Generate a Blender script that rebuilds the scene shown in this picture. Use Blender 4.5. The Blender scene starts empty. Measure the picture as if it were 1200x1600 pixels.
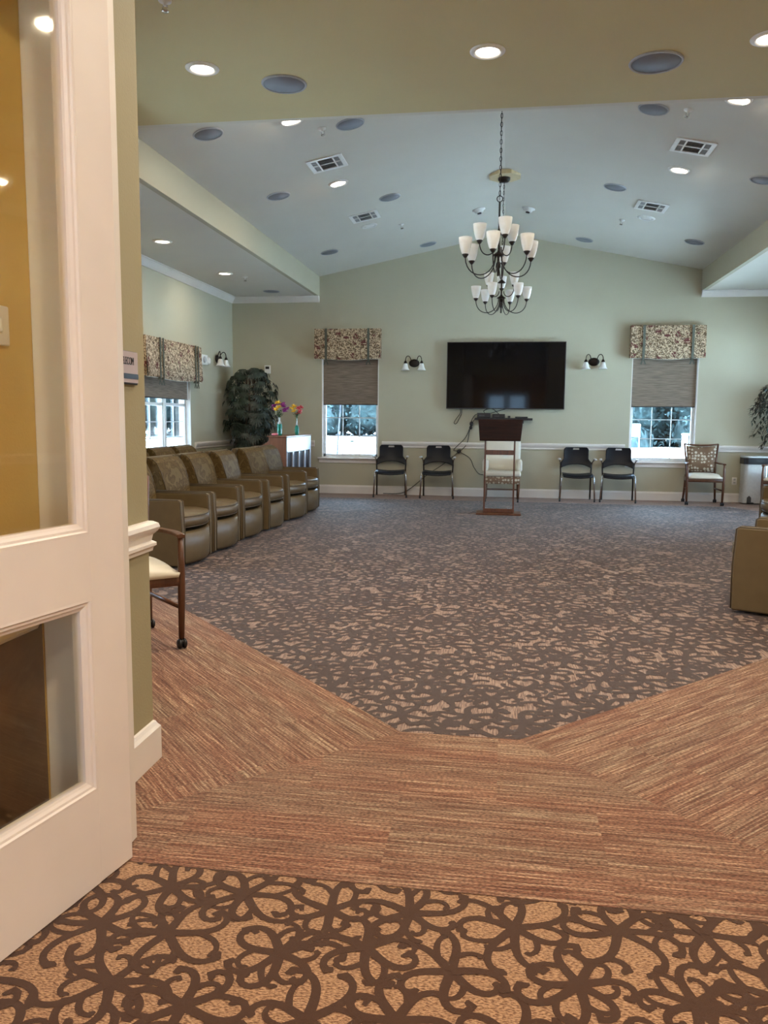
import bpy, bmesh, math, random
from mathutils import Vector, Matrix
PI = math.pi
SC = bpy.context.scene
COL = SC.collection
random.seed(7)

# ------------------------------------------------------------------ camera
FPX, PITCH, YAW, ROLL, EYE = 1253.97, .11608, .14924, .0085968, 1.2
fw = Vector((-math.sin(YAW)*math.cos(PITCH), math.cos(YAW)*math.cos(PITCH), -math.sin(PITCH)))
rt = Vector((math.cos(YAW), math.sin(YAW), 0)); up = rt.cross(fw)
r2 = math.cos(ROLL)*rt + math.sin(ROLL)*up; u2 = -math.sin(ROLL)*rt + math.cos(ROLL)*up
cam = bpy.data.cameras.new('camera'); camo = bpy.data.objects.new('camera', cam); COL.objects.link(camo)
cam.sensor_fit = 'VERTICAL'; cam.sensor_height = 24; cam.lens = FPX/1600*24; cam.clip_start = .02; cam.clip_end = 500
M = Matrix((r2, u2, -fw)).transposed().to_4x4(); M.translation = Vector((0, 0, EYE)); camo.matrix_world = M
SC.camera = camo
# ------------------------------------------------------------------ exposure, sky, sun
SC.view_settings.view_transform = 'Standard'; SC.view_settings.look = 'None'
SC.view_settings.gamma = 1; SC.view_settings.use_curve_mapping = False
SC.view_settings.exposure = 0.0
SC.cycles.use_denoising = True
SC.cycles.max_bounces = 10; SC.cycles.diffuse_bounces = 6; SC.cycles.glossy_bounces = 4
SC.cycles.transparent_max_bounces = 24; SC.cycles.sample_clamp_indirect = 25
SC.cycles.caustics_reflective = False; SC.cycles.caustics_refractive = False
DAY = 12.5; LAMP_W = 18.0; FRONT_W = 30.0; HALL_W = 49.0; SOFFIT_W = 7.0
world = bpy.data.worlds.new('sky'); SC.world = world; world.use_nodes = True
bg = world.node_tree.nodes['Background']; bg.inputs[0].default_value = (.50, .72, 1.0, 1); bg.inputs[1].default_value = DAY
def light(name, kind, loc, energy, color, rot=(0, 0, 0), size=.2, shape='DISK', sizey=None, parent=None, spread=None):
    l = bpy.data.lights.new(name, kind); l.energy = energy; l.color = color
    if kind == 'AREA':
        l.shape = shape; l.size = size
        if sizey: l.size_y = sizey
        if spread: l.spread = spread
    o = bpy.data.objects.new(name, l); o.location = loc; o.rotation_euler = rot; COL.objects.link(o)
    if parent: o.parent = parent
    return o
sun = light('sun', 'SUN', (0, -20, 30), 135.0, (.62, .79, 1.0), rot=(math.radians(18), 0, math.radians(-4)))
sun.data.angle = .02
def portal(x0, x1, z0, z1, wall, inward):
    """sky light entering through a window (a Cycles portal: it only guides the sky's own light)"""
    if wall == 'back': loc = ((x0+x1)/2, YB+.12, (z0+z1)/2); rot = (-PI/2, 0, 0)
    elif wall == 'left': loc = (XL-.12, (x0+x1)/2, (z0+z1)/2); rot = (0, -PI/2, 0)
    elif wall == 'right': loc = (XR+.12, (x0+x1)/2, (z0+z1)/2); rot = (0, PI/2, 0)
    if wall == 'back': o = light('daylight', 'AREA', loc, 1, (1, 1, 1), rot, x1-x0, 'RECTANGLE', z1-z0)
    else: o = light('daylight', 'AREA', loc, 1, (1, 1, 1), rot, z1-z0, 'RECTANGLE', x1-x0)
    o.data.cycles.is_portal = True
# room figures (metres)
YB, XL, XR, YF = 12.57, -4.366, 4.17, 2.56        # back wall, side walls, inner face of the front wall
BL, BR, ZS, ZV, ZR, XC, YH = -2.94, 2.769, 3.09, 3.388, 3.969, -.0855, 6.08
WARM = (1.0, .86, .68)

# ------------------------------------------------------------------ materials
MATS = {}
class NB:
    def __init__(s, name, rough=.6, metal=0., spec=.5):
        s.m = bpy.data.materials.new(name); s.m.use_nodes = True; s.nt = s.m.node_tree; s.n = s.nt.nodes; s.l = s.nt.links
        s.b = s.n['Principled BSDF']; s.b.inputs['Roughness'].default_value = rough; s.b.inputs['Metallic'].default_value = metal
        s.b.inputs['Specular IOR Level'].default_value = spec; MATS[name] = s.m
    def node(s, t, ins=None, **kw):
        n = s.n.new(t)
        for k, v in kw.items(): setattr(n, k, v)
        for k, v in (ins or {}).items():
            if isinstance(v, bpy.types.NodeSocket): s.l.new(v, n.inputs[k])
            else: n.inputs[k].default_value = v
        return n
    def math(s, op, a, b=None, c=None, clamp=False):
        n = s.n.new('ShaderNodeMath'); n.operation = op; n.use_clamp = clamp
        for i, v in enumerate((a, b, c)):
            if v is None: continue
            if isinstance(v, bpy.types.NodeSocket): s.l.new(v, n.inputs[i])
            else: n.inputs[i].default_value = v
        return n.outputs[0]
    def coord(s, scale=(1, 1, 1), rot=(0, 0, 0), loc=(0, 0, 0)):
        tc = s.n.new('ShaderNodeTexCoord')
        mp = s.node('ShaderNodeMapping', {'Vector': tc.outputs['Object'], 'Scale': scale, 'Rotation': rot, 'Location': loc})
        return mp.outputs[0]
    def ramp(s, fac, stops, const=False):
        r = s.n.new('ShaderNodeValToRGB'); s.l.new(fac, r.inputs[0])
        if const: r.color_ramp.interpolation = 'CONSTANT'
        e = r.color_ramp.elements
        while len(e) < len(stops): e.new(.5)
        for i, (p, c) in enumerate(stops): e[i].position = p; e[i].color = (*c, 1)
        return r.outputs[0]
    def mix(s, fac, a, b, mode='MIX'):
        n = s.n.new('ShaderNodeMix'); n.data_type = 'RGBA'; n.blend_type = mode
        for k, v in ((0, fac), (6, a), (7, b)):
            if isinstance(v, bpy.types.NodeSocket): s.l.new(v, n.inputs[k])
            else: n.inputs[k].default_value = v if k == 0 else (*v, 1)
        return n.outputs[2]
    def color(s, c):
        if isinstance(c, bpy.types.NodeSocket): s.l.new(c, s.b.inputs['Base Color'])
        else: s.b.inputs['Base Color'].default_value = (*c, 1)
        return s
    def bump(s, h, strength=.3, dist=.01):
        n = s.node('ShaderNodeBump', {'Strength': strength, 'Distance': dist, 'Height': h}); s.l.new(n.outputs[0], s.b.inputs['Normal']); return s
    def noise(s, scale, detail=2, rough=.5, vec=None, dist=0.):
        n = s.node('ShaderNodeTexNoise', {'Scale': scale, 'Detail': detail, 'Roughness': rough, 'Distortion': dist})
        s.l.new(vec if vec is not None else s.coord(), n.inputs['Vector']); return n
def plain(name, c, rough=.5, metal=0., spec=.5, var=.06, nscale=30, bump=0, bscale=200):
    s = NB(name, rough, metal, spec)
    f = s.noise(nscale).outputs[0]
    lo = tuple(max(0, x*(1-var)) for x in c); hi = tuple(min(1, x*(1+var)) for x in c)
    s.color(s.ramp(f, [(.3, lo), (.7, hi)]))
    if bump: s.bump(s.noise(bscale, 2).outputs[0], bump, .004)
    return s.m
WALL = plain('wall_paint', (.50, .475, .358), .75, var=.02, nscale=2, bump=.12, bscale=160)
FRONTW = plain('front_wall_toned_down', (.355, .320, .195), .72, var=.02, nscale=2, bump=.2, bscale=140)  # wall colour set darker and yellower to offset the strong hall lamps
HALLWALL = plain('hall_paint', (.66, .46, .13), .7, var=.05, nscale=3, bump=.12, bscale=160)
CEILN = plain('near_ceiling_tan', (.60, .515, .28), .8, var=.015, nscale=2, bump=.15, bscale=120)  # near flat ceiling, tanner than the vault
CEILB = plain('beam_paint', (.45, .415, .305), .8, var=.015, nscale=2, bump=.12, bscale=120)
CEIL = plain('ceiling_paint', (.65, .622, .555), .8, var=.015, nscale=2, bump=.15, bscale=120)
TRIM = plain('trim_white', (.80, .76, .72), .35, var=.02, nscale=6)
DOORW = plain('door_white', (.82, .75, .70), .38, var=.03, nscale=5)
LOWBROWN = plain('brown_lower_wall', (.10, .052, .018), .5, var=.25, nscale=9)
WHITE = plain('white_plastic', (.82, .82, .80), .4)
FRAME = plain('window_vinyl', (.80, .84, .86), .35)
BLACK = plain('black_plastic', (.012, .012, .014), .35)
CHAIRBLK = plain('chair_black_plastic', (.006, .008, .013), .42, spec=.35)
CHROME = plain('chrome', (.62, .62, .63), .22, 1.)
BRONZE = plain('dark_bronze', (.018, .013, .011), .38, .4)
GREY = plain('grey_rubber', (.42, .44, .46), .5)
SPK = plain('speaker_grille', (.22, .235, .27), .6, var=.04, nscale=400)
SPKRIM = plain('speaker_rim', (.42, .44, .47), .5)
VENTD = plain('vent_dark', (.05, .05, .05), .6)
LEATHER = plain('tan_leather', (.145, .104, .052), .40, spec=.5, var=.06, nscale=12, bump=.10, bscale=260)
WELT = plain('dark_welt', (.10, .075, .045), .5)
ARMW = plain('pale_grey_armrest', (.60, .62, .64), .35)
CREAM = plain('cream_vinyl', (.74, .69, .58), .36, var=.03, nscale=8)
WHITEUP = plain('ivory_leather', (.74, .71, .62), .5, var=.04, nscale=6)
BACKGLARE = plain('back_frame_glare', (.46, .50, .58), .3, var=.04)  # piano back: bluish window glare put into the base colour
SHADEG = plain('opal_glass', (.80, .81, .80), .3, var=.04, nscale=25)
SHADEG.node_tree.nodes['Principled BSDF'].inputs['Transmission Weight'].default_value = .0
PINK = plain('pink_plastic', (.80, .22, .28), .4)
MEDAL = plain('medallion_cream', (.72, .60, .36), .7)
def wood(name, a, b, rough=.35, sc=(3, 3, 40), spec=.5):
    s = NB(name, rough, 0, spec)
    f = s.noise(1.0, 4, .6, s.coord(sc), .6).outputs[0]
    s.b.inputs['Specular IOR Level'].default_value = spec; s.color(s.ramp(f, [(.3, a), (.7, b)])); return s.m
WOODV = wood('red_brown_wood', (.075, .026, .010), (.17, .062, .024), .3, (30, 30, 3))
WOODD = wood('dark_mahogany', (.010, .003, .003), (.024, .007, .005), .55, (3, 30, 30), .2)
WOODP = wood('piano_wood', (.16, .065, .035), (.26, .115, .065), .3, (25, 25, 3))
WOODC = wood('walnut_wood', (.085, .035, .018), (.16, .070, .036), .3, (30, 30, 3))
def emis(name, c, st):
    s = NB(name); s.color((.8, .8, .8)); s.b.inputs['Emission Color'].default_value = (*c, 1); s.b.inputs['Emission Strength'].default_value = st; return s.m
LENS = emis('lit_lens', (1, .90, .74), 16.)
def glassmat(name, tint=(1, 1, 1), refl=.06):
    s = NB(name); nt = s.nt
    tr = s.node('ShaderNodeBsdfTransparent', {'Color': (*tint, 1)}); gl = s.node('ShaderNodeBsdfGlossy', {'Roughness': .03, 'Color': (1, 1, 1, 1)})
    fr = s.node('ShaderNodeFresnel', {'IOR': 1.45})
    mx = s.node('ShaderNodeMixShader', {0: s.math('MULTIPLY', fr.outputs[0], refl*16)}); s.l.new(tr.outputs[0], mx.inputs[1]); s.l.new(gl.outputs[0], mx.inputs[2])
    s.l.new(mx.outputs[0], s.n['Material Output'].inputs[0]); return s.m
GLASS = glassmat('window_glass', (.93, .97, .98), .05)
DGLASS = glassmat('door_glass', (.97, .96, .90), .007)
ACRYL = glassmat('clear_acrylic', (.97, .99, .99), .10)
GREENG = plain('green_bottle_glass', (.01, .22, .15), .08, var=.3, nscale=20); 
CLEARG = plain('clear_bottle_glass', (.62, .72, .76), .08)
# TV screen
_s = NB('tv_screen', .05, 0, .18); _s.color((.004, .004, .005)); SCREEN = _s.m
def carpet_ground(name, tan, tan2, weave, wrot, rough=.9, spec=.25):
    s = NB(name, rough, 0, spec)
    w1 = s.node('ShaderNodeTexNoise', {'Vector': s.coord(weave, (0, 0, wrot)), 'Scale': 1., 'Detail': 2, 'Roughness': .6})
    s.color(s.ramp(w1.outputs[0], [(.38, tan2), (.60, tan)])); s.bump(w1.outputs[0], .4, .004)
    s.b.inputs['Sheen Weight'].default_value = .2; return s.m
def carpet_pile(name, dark, fiber, rough=.85, spec=.25):
    s = NB(name, rough, 0, spec); f = s.noise(fiber, 2, .7).outputs[0]
    s.color(s.ramp(f, [(.3, tuple(v*.7 for v in dark)), (.7, tuple(v*1.3 for v in dark))])); s.bump(f, .5, .004)
    s.b.inputs['Sheen Weight'].default_value = .25; s.b.inputs['Sheen Roughness'].default_value = .4; return s.m
HALL_G = carpet_ground('hall_carpet_weave', (.50, .30, .165), (.14, .060, .027), (110, 300, 1), -.45)
HALL_P = carpet_pile('hall_carpet_pile', (.066, .026, .011), 700)
ROOM_G = carpet_ground('room_carpet_weave', (.34, .225, .170), (.12, .064, .048), (150, 12, 1), .1, .70, .45)
ROOM_P = carpet_pile('room_carpet_pile', (.045, .0195, .016), 600, .68, .45)
def carpet_stripe(name, ang):
    s = NB(name, .95, 0, .1)
    rot = s.coord((1, 1, 1), (0, 0, -ang))
    sep = s.node('ShaderNodeSeparateXYZ', {0: rot})
    # modular tiles: shift the stripes from tile to tile
    row = s.math('FLOOR', s.math('MULTIPLY', sep.outputs[1], 1.64))
    tx = s.math('FLOOR', s.math('ADD', s.math('MULTIPLY', sep.outputs[0], 1.64), s.math('MULTIPLY', row, .5)))
    cv = s.node('ShaderNodeCombineXYZ', {0: s.math('MULTIPLY', sep.outputs[0], 4.2), 1: s.math('ADD', s.math('MULTIPLY', sep.outputs[1], 150.), s.math('MULTIPLY', tx, 7.31)), 2: s.math('MULTIPLY', tx, 3.7)})
    n1 = s.node('ShaderNodeTexNoise', {'Vector': cv.outputs[0], 'Scale': 1., 'Detail': 3, 'Roughness': .65})
    cv2 = s.node('ShaderNodeCombineXYZ', {0: s.math('MULTIPLY', sep.outputs[0], .7), 1: s.math('MULTIPLY', sep.outputs[1], 9.), 2: s.math('MULTIPLY', tx, 1.7)})
    n2 = s.node('ShaderNodeTexNoise', {'Vector': cv2.outputs[0], 'Scale': 1., 'Detail': 2})
    c1 = s.ramp(n1.outputs[0], [(.30, (.105, .045, .027)), (.44, (.185, .085, .052)), (.54, (.26, .150, .098)), (.70, (.50, .36, .24))])
    c2 = s.ramp(n2.outputs[0], [(.35, (1.02, .90, .86)), (.65, (.94, 1.0, 1.0))])
    # stitches
    st = s.node('ShaderNodeTexNoise', {'Vector': s.coord((95, 190, 1), (0, 0, -ang)), 'Scale': 1., 'Detail': 1})
    c3 = s.ramp(st.outputs[0], [(.33, (.50, .48, .46)), (.66, (1.42, 1.42, 1.40))])
    s.color(s.mix(1., s.mix(1., c1, c2, 'MULTIPLY'), c3, 'MULTIPLY'))
    s.bump(s.math('ADD', st.outputs[0], n1.outputs[0]), .3, .004)
    s.b.inputs['Sheen Weight'].default_value = .2
    return s.m
ANG_L = math.atan2(4.50-2.944, -1.80+.373); ANG_R = math.atan2(4.277-2.978, 1.366-.081)
STR_M = carpet_stripe('striped_carpet_across', .0); STR_L = carpet_stripe('striped_carpet_left', ANG_L); STR_R = carpet_stripe('striped_carpet_right', ANG_R)
def damask():
    s = NB('brown_damask', .6)
    v = s.coord()
    a = s.noise(9, 2, .5, v, 1.5).outputs[0]
    c = s.ramp(a, [(.44, (.165, .115, .048)), (.50, (.085, .052, .018)), (.58, (.125, .082, .031))])
    s.color(c); s.b.inputs['Specular IOR Level'].default_value = .15; return s.m
DAMASK = damask()
def floral():
    s = NB('floral_valance', .8)
    v = s.coord((1, 1, 1)); w = s.noise(14, 2, .5, v)
    ws = s.node('ShaderNodeVectorMath', {0: w.outputs['Color'], 'Scale': .09}, operation='SCALE')
    va = s.node('ShaderNodeVectorMath', {0: v, 1: ws.outputs[0]}, operation='ADD').outputs[0]
    big = s.node('ShaderNodeTexVoronoi', {'Vector': va, 'Scale': 7.}); sm = s.node('ShaderNodeTexVoronoi', {'Vector': va, 'Scale': 24.})
    n = s.noise(30, 2, .6, va).outputs[0]
    cream = (.64, .50, .34)
    c = s.ramp(n, [(0, cream), (.47, (.22, .13, .065)), (.53, (.05, .028, .018)), (.585, cream)], True)
    rc = s.node('ShaderNodeSeparateColor', {0: sm.outputs['Color']})
    leaf = s.math('MULTIPLY', s.math('LESS_THAN', sm.outputs['Distance'], .40), s.math('GREATER_THAN', rc.outputs[0], .62))
    c = s.mix(leaf, c, (.13, .085, .04))
    red = s.math('MULTIPLY', s.math('LESS_THAN', big.outputs['Distance'], .30), s.math('GREATER_THAN', s.noise(40, 1, .5, va).outputs[0], .46))
    c = s.mix(red, c, (.13, .030, .026)); s.color(c); return s.m
FLORAL = floral()
def blindm():
    s = NB('woven_shade', .85)
    a = s.noise(1, 3, .6, s.coord((5, 5, 170))).outputs[0]
    s.color(s.ramp(a, [(.35, (.15, .115, .085)), (.62, (.29, .23, .175))]))
    s.b.inputs['Transmission Weight'].default_value = 0; return s.m
BLIND = blindm()
def dotfab():
    s = NB('dotted_upholstery', .7)
    v = s.node('ShaderNodeTexVoronoi', {'Vector': s.coord(), 'Scale': 22., 'Randomness': .45})
    c = s.mix(s.math('LESS_THAN', v.outputs['Distance'], .40), (.21, .13, .075), (.62, .56, .44)); s.color(c); return s.m
DOTFAB = dotfab()
RIBBON = plain('grey_green_ribbon', (.10, .11, .085), .7)
LINING = plain('white_lining', (.75, .74, .68), .8)
LEAFD = plain('dark_leaf', (.026, .042, .028), .42, var=.45, nscale=16, spec=.5)
LEAFD2 = plain('ficus_leaf', (.022, .034, .018), .45, var=.4, nscale=20)
STEM = plain('stem_brown', (.08, .05, .03), .8)
POT = plain('basket_pot', (.10, .055, .035), .6)
PURPLE = plain('purple_petal', (.25, .015, .20), .6, var=.5, nscale=60); YEL = plain('yellow_petal', (.80, .48, .02), .6, var=.2); REDP = plain('red_petal', (.65, .05, .08), .6, var=.5, nscale=60)
STEMG = plain('green_stem', (.02, .07, .02), .6)
LAWN = plain('lawn', (.56, .58, .55), .9, var=.2, nscale=1.2); ROADM = plain('pale_road', (.62, .62, .60), .9, var=.04)
TREEL = plain('tree_leaf', (.014, .024, .025), .9, var=.6, nscale=3., spec=.1); TRUNK = plain('tree_bark', (.02, .022, .03), .9)
MINT = plain('mint_stone', (.16, .55, .42), .7); CONC = plain('pale_concrete', (.75, .75, .72), .8)
SIGNP = plain('sign_mauve', (.47, .40, .42), .45, var=.02); STAINL = plain('brushed_silver', (.60, .60, .58), .3, .6)
BINW = plain('bin_enamel', (.62, .62, .60), .28, .3)

# ------------------------------------------------------------------ geometry helpers
class G:
    """collects shapes into one mesh"""
    def __init__(s): s.bm = bmesh.new(); s.mats = []; s.mi = 0
    def use(s, m):
        if m not in s.mats: s.mats.append(m)
        s.mi = s.mats.index(m); return s
    def face(s, vs, smooth=False):
        try:
            f = s.bm.faces.new(vs); f.smooth = smooth; f.material_index = s.mi; return f
        except ValueError: return None
    def box(s, x0, x1, y0, y1, z0, z1, mat=None):
        v = [Vector((x, y, z)) for x in (x0, x1) for y in (y0, y1) for z in (z0, z1)]
        if mat is not None: v = [mat @ p for p in v]
        v = [s.bm.verts.new(p) for p in v]
        for q in ((0, 1, 3, 2), (4, 6, 7, 5), (0, 4, 5, 1), (2, 3, 7, 6), (0, 2, 6, 4), (1, 5, 7, 3)): s.face([v[i] for i in q])
        return s
    def bevbox(s, x0, x1, y0, y1, z0, z1, b=.01, seg=2, mat=None, smooth=True):
        t = bmesh.new(); bmesh.ops.create_cube(t, size=1)
        for v in t.verts: v.co = Vector((x0+(v.co.x+.5)*(x1-x0), y0+(v.co.y+.5)*(y1-y0), z0+(v.co.z+.5)*(z1-z0)))
        bmesh.ops.bevel(t, geom=t.edges[:], offset=b, segments=seg, profile=.5, affect='EDGES')
        s.merge(t, mat, smooth); return s
    def merge(s, t, mat=None, smooth=False):
        mp = {}
        for v in t.verts: mp[v] = s.bm.verts.new(mat @ v.co if mat is not None else v.co)
        for f in t.faces: s.face([mp[v] for v in f.verts], smooth)
        t.free()
    def poly(s, pts): return s.face([s.bm.verts.new(p) for p in pts])
    def prism(s, pts, axis, a, b, mat=None, smooth=False):
        """2D outline pts extruded along axis ('x','y','z') from a to b"""
        def P(u, v, w):
            p = {'x': (w, u, v), 'y': (u, w, v), 'z': (u, v, w)}[axis]
            p = Vector(p); return mat @ p if mat is not None else p
        A = [s.bm.verts.new(P(u, v, a)) for u, v in pts]; B = [s.bm.verts.new(P(u, v, b)) for u, v in pts]
        n = len(pts)
        for i in range(n): s.face([A[i], A[(i+1) % n], B[(i+1) % n], B[i]], smooth)
        s.face(A[::-1]); s.face(B); return s
    def tube(s, pts, r, seg=8, cap=True, closed=False):
        pts = [Vector(p) for p in pts]; n = len(pts); rings = []
        rr = r if isinstance(r, (list, tuple)) else [r]*n
        prev = None
        for i, p in enumerate(pts):
            if closed: t = pts[(i+1) % n]-pts[(i-1) % n]
            else: t = pts[min(i+1, n-1)]-pts[max(i-1, 0)]
            t.normalize()
            if prev is None:
                a = Vector((0, 0, 1)) if abs(t.z) < .9 else Vector((1, 0, 0)); u = t.cross(a).normalized()
            else:
                u = (prev - t*prev.dot(t)); u = u.normalized() if u.length > 1e-6 else t.orthogonal().normalized()
            prev = u; w = t.cross(u)
            rings.append([s.bm.verts.new(p+(u*math.cos(2*PI*k/seg)+w*math.sin(2*PI*k/seg))*rr[i]) for k in range(seg)])
        for i in range(n if closed else n-1):
            A, B = rings[i], rings[(i+1) % n]
            for k in range(seg): s.face([A[k], A[(k+1) % seg], B[(k+1) % seg], B[k]], True)
        if cap and not closed: s.face(rings[0][::-1]); s.face(rings[-1])
        return s
    def lathe(s, prof, seg=24, mat=None, capb=True, capt=True, smooth=True):
        rings = []
        for r, z in prof:
            ring = []
            for k in range(seg):
                p = Vector((r*math.cos(2*PI*k/seg), r*math.sin(2*PI*k/seg), z))
                ring.append(s.bm.verts.new(mat @ p if mat is not None else p))
            rings.append(ring)
        for A, B in zip(rings, rings[1:]):
            for k in range(seg): s.face([A[k], A[(k+1) % seg], B[(k+1) % seg], B[k]], smooth)
        if capb: s.face(rings[0][::-1])
        if capt: s.face(rings[-1])
        return s
    def ball(s, c, r, sub=2, sc=(1, 1, 1), rot=None):
        t = bmesh.new(); bmesh.ops.create_icosphere(t, subdivisions=sub, radius=1)
        m = Matrix.Translation(c) @ (rot if rot is not None else Matrix.Identity(4)) @ Matrix.Diagonal((r*sc[0], r*sc[1], r*sc[2], 1))
        s.merge(t, m, True); return s
    def obj(s, name, mat=None, parent=None, kind=None, bevel=None, label=None, subd=0, loc=None):
        if mat is not None and not s.mats: s.mats = [mat]
        me = bpy.data.meshes.new(name); bmesh.ops.recalc_face_normals(s.bm, faces=s.bm.faces[:]); s.bm.to_mesh(me); s.bm.free()
        for m in s.mats: me.materials.append(m)
        o = bpy.data.objects.new(name, me); COL.objects.link(o)
        if parent is not None: o.parent = parent
        if kind: o['kind'] = kind
        if label: o['label'] = label
        if bevel:
            b = o.modifiers.new('bevel', 'BEVEL'); b.width = bevel; b.segments = 2; b.limit_method = 'ANGLE'; b.angle_limit = .6
        if subd:
            b = o.modifiers.new('smooth', 'SUBSURF'); b.levels = b.render_levels = subd
        if loc is not None: o.location = loc
        return o
def thing(name, label, cat, loc=(0, 0, 0), rz=0., group=None):
    o = bpy.data.objects.new(name, None); COL.objects.link(o); o.location = loc; o.rotation_euler = (0, 0, rz)
    o.empty_display_size = .1; return tag(o, label, cat, group)
def tag(o, label, cat, group=None):
    o['label'] = label; o['category'] = cat
    if group: o['group'] = group
    return o
def dup(o, loc, rz=None, label=None, rot=None):
    r = o.copy(); COL.objects.link(r); r.location = loc
    if rz is not None: r.rotation_euler = (0, 0, rz)
    if rot is not None: r.rotation_euler = rot
    if label: r['label'] = label
    def rec(a, b):
        for ch in list(a.children):
            c = ch.copy(); COL.objects.link(c); c.parent = b; rec(ch, c)
    rec(o, r); return r
def arc(cx, cz, r, a0, a1, n): return [(cx+r*math.cos(a0+(a1-a0)*i/n), cz+r*math.sin(a0+(a1-a0)*i/n)) for i in range(n+1)]
S = 'structure'
# ------------------------------------------------------------------ floor
g = G()
def fl(m, pts): g.use(m); g.poly([(x, y, .002 if m in (STR_M, STR_L, STR_R) else 0) for x, y in pts])
A = (-.373, 2.95); B = (.081, 2.95)
mL = (-1.21, 2.053); mR = (1.03, 1.927)
aL = (-3.8, 2.95+(3.8-.373)*1.09); aR = (3.6, 2.95+(3.6-.081)*1.01)
fl(HALL_G, [(-1.25, -5), (2.2, -5), (2.2, 1.95), (-1.25, 1.95)])
fl(STR_M, [(-1.25, 1.927), mR, B, A, mL, (-1.25, 2.01)])
fl(STR_L, [(-1.25, 2.01), mL, A, aL, (-3.8, 11.5), (XL-.1, 12.0), (XL-.1, 2.01)])
fl(STR_R, [mR, (XR+.1, 1.927), (XR+.1, 12.0), (3.6, 11.0), aR, B])
fl(STR_M, [(-3.8, 11.5), (-3.45, 11.85), (3.1, 11.85), (3.6, 11.0), (XR+.1, 12.0), (XR+.1, YB+.1), (XL-.1, YB+.1), (XL-.1, 12.0)])
fl(ROOM_G, [(A[0], A[1]-.02), (B[0], B[1]-.02), (aR[0]+.02, aR[1]), (3.62, 11.0), (3.1, 11.87), (-3.45, 11.87), (-3.82, 11.5), (aL[0]-.02, aL[1])])
# raised cut-pile scrolls on the woven ground
def scrolls(m, inside, x0, x1, y0, y1, sp, wid, rot, seed, n0=6):
    cnt = [0]; rnd = random.Random(seed); g.use(m); rows = int((y1-y0)/(sp*.866))+2; cols_ = int((x1-x0)/sp)+2
    def stroke(x, y, th, k0, k1, L, w0, w1, w2, n=13):
        cnt[0] += 1; zz = .0008+(cnt[0]*37 % 997)*1.1e-6
        prev = None; px_, py_ = x, y
        for i in range(n+1):
            t = i/n; a = th+k0*t+k1*t**2.6
            if i: px_ += math.cos(a)*L/n; py_ += math.sin(a)*L/n
            w = (w0*(1-t)+w1*t)*(1 if t < .86 else 1)+(w2*math.exp(-((t-.93)/.07)**2)); 
            if i == n: w *= .35
            nx, ny = -math.sin(a)*w/2, math.cos(a)*w/2
            cur = (g.bm.verts.new((px_+nx, py_+ny, zz)), g.bm.verts.new((px_-nx, py_-ny, zz)))
            if prev: g.face([prev[0], prev[1], cur[1], cur[0]])
            prev = cur
    for r in range(rows):
        for c in range(cols_):
            x = x0+(c+(.5 if r % 2 else 0))*sp+rnd.uniform(-.16, .16)*sp; y = y0+r*sp*.866+rnd.uniform(-.16, .16)*sp
            if not inside(x, y): continue
            ch = 1 if (r*2+c) % 3 else -1; n = rnd.choice((n0, n0+1)); a0 = rnd.uniform(0, 6.28)
            for k in range(n):
                th = a0+2*PI*k/n+rnd.uniform(-.2, .2); cc = ch if rnd.random() < .8 else -ch
                L = sp*rnd.uniform(.68, .98); cu = rnd.uniform(.4, 1.0)*cc
                stroke(x, y, th, -cu*.9, cu*rnd.uniform(4.2, 6.4), L, wid*1.05, wid*.62, wid*.55)
                if rnd.random() < .8:      # side leaf
                    bx_, by_ = x+math.cos(th)*L*.30, y+math.sin(th)*L*.30
                    stroke(bx_, by_, th-cc*rnd.uniform(.5, .9), 0, cc*rnd.uniform(-3.2, -1.2), L*rnd.uniform(.42, .6), wid*.75, wid*.5, wid*.35, 9)
scrolls(HALL_P, lambda x, y: True, -1.5, 1.9, .3, 2.2, .222, .0235, 0, 11)
def in_field(x, y):
    return y < 11.95 and y > 2.85 and y > 2.85+(-.373-x)*1.09 and y > 2.85+(x-.081)*1.01 and -3.85 < x < 3.65 and not (x > 3.1 and y > 11.87-(x-3.1)*1.7)
scrolls(ROOM_P, in_field, -3.9, 3.7, 2.75, 12.0, .235, .034, 0, 12)
g.obj('floor', kind=S)
# ------------------------------------------------------------------ walls
T = .16
W1 = (-2.905, -1.99, .575, 2.45); W2 = (1.835, 2.79, .585, 2.46)
LW = (9.30, 10.78, .66, 2.06)     # y0,y1,z0,z1 left wall window
LW_ADD = (5.2, 6.2, .66, 2.06)      # unseen left window, added to let in more daylight
RW_ADD = (9.3, 12.2, .30, 2.35)  # unseen large right window, added to raise the daylight
def wall_with_holes(name, axis, a0, a1, c0, c1, z1, holes):
    g = G(); cur = a0
    def bx(u0, u1, w0, w1):
        if u1-u0 < 1e-4 or w1-w0 < 1e-4: return
        if axis == 'x': g.box(u0, u1, c0, c1, w0, w1)
        else: g.box(c0, c1, u0, u1, w0, w1)
    for h in sorted(holes):
        bx(cur, h[0], 0, z1); bx(h[0], h[1], 0, h[2]); bx(h[0], h[1], h[3], z1); cur = h[1]
    bx(cur, a1, 0, z1)
    return g
g = wall_with_holes('wall_back', 'x', XL-T, XR+T, YB, YB+T, ZV, [W1, W2])
g.prism([(BL-.02, ZV), (BR+.02, ZV), (XC, ZR+.02)], 'y', YB, YB+T)
g.obj('wall_back', WALL, kind=S)
wall_with_holes('wall_left', 'y', YF-.5, YB, XL-T, XL, ZV, [LW, LW_ADD]).obj('wall_left', WALL, kind=S)
wall_with_holes('wall_right', 'y', YF-.5, YB, XR, XR+T, ZV, [RW_ADD]).obj('wall_right', WALL, kind=S)
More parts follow.
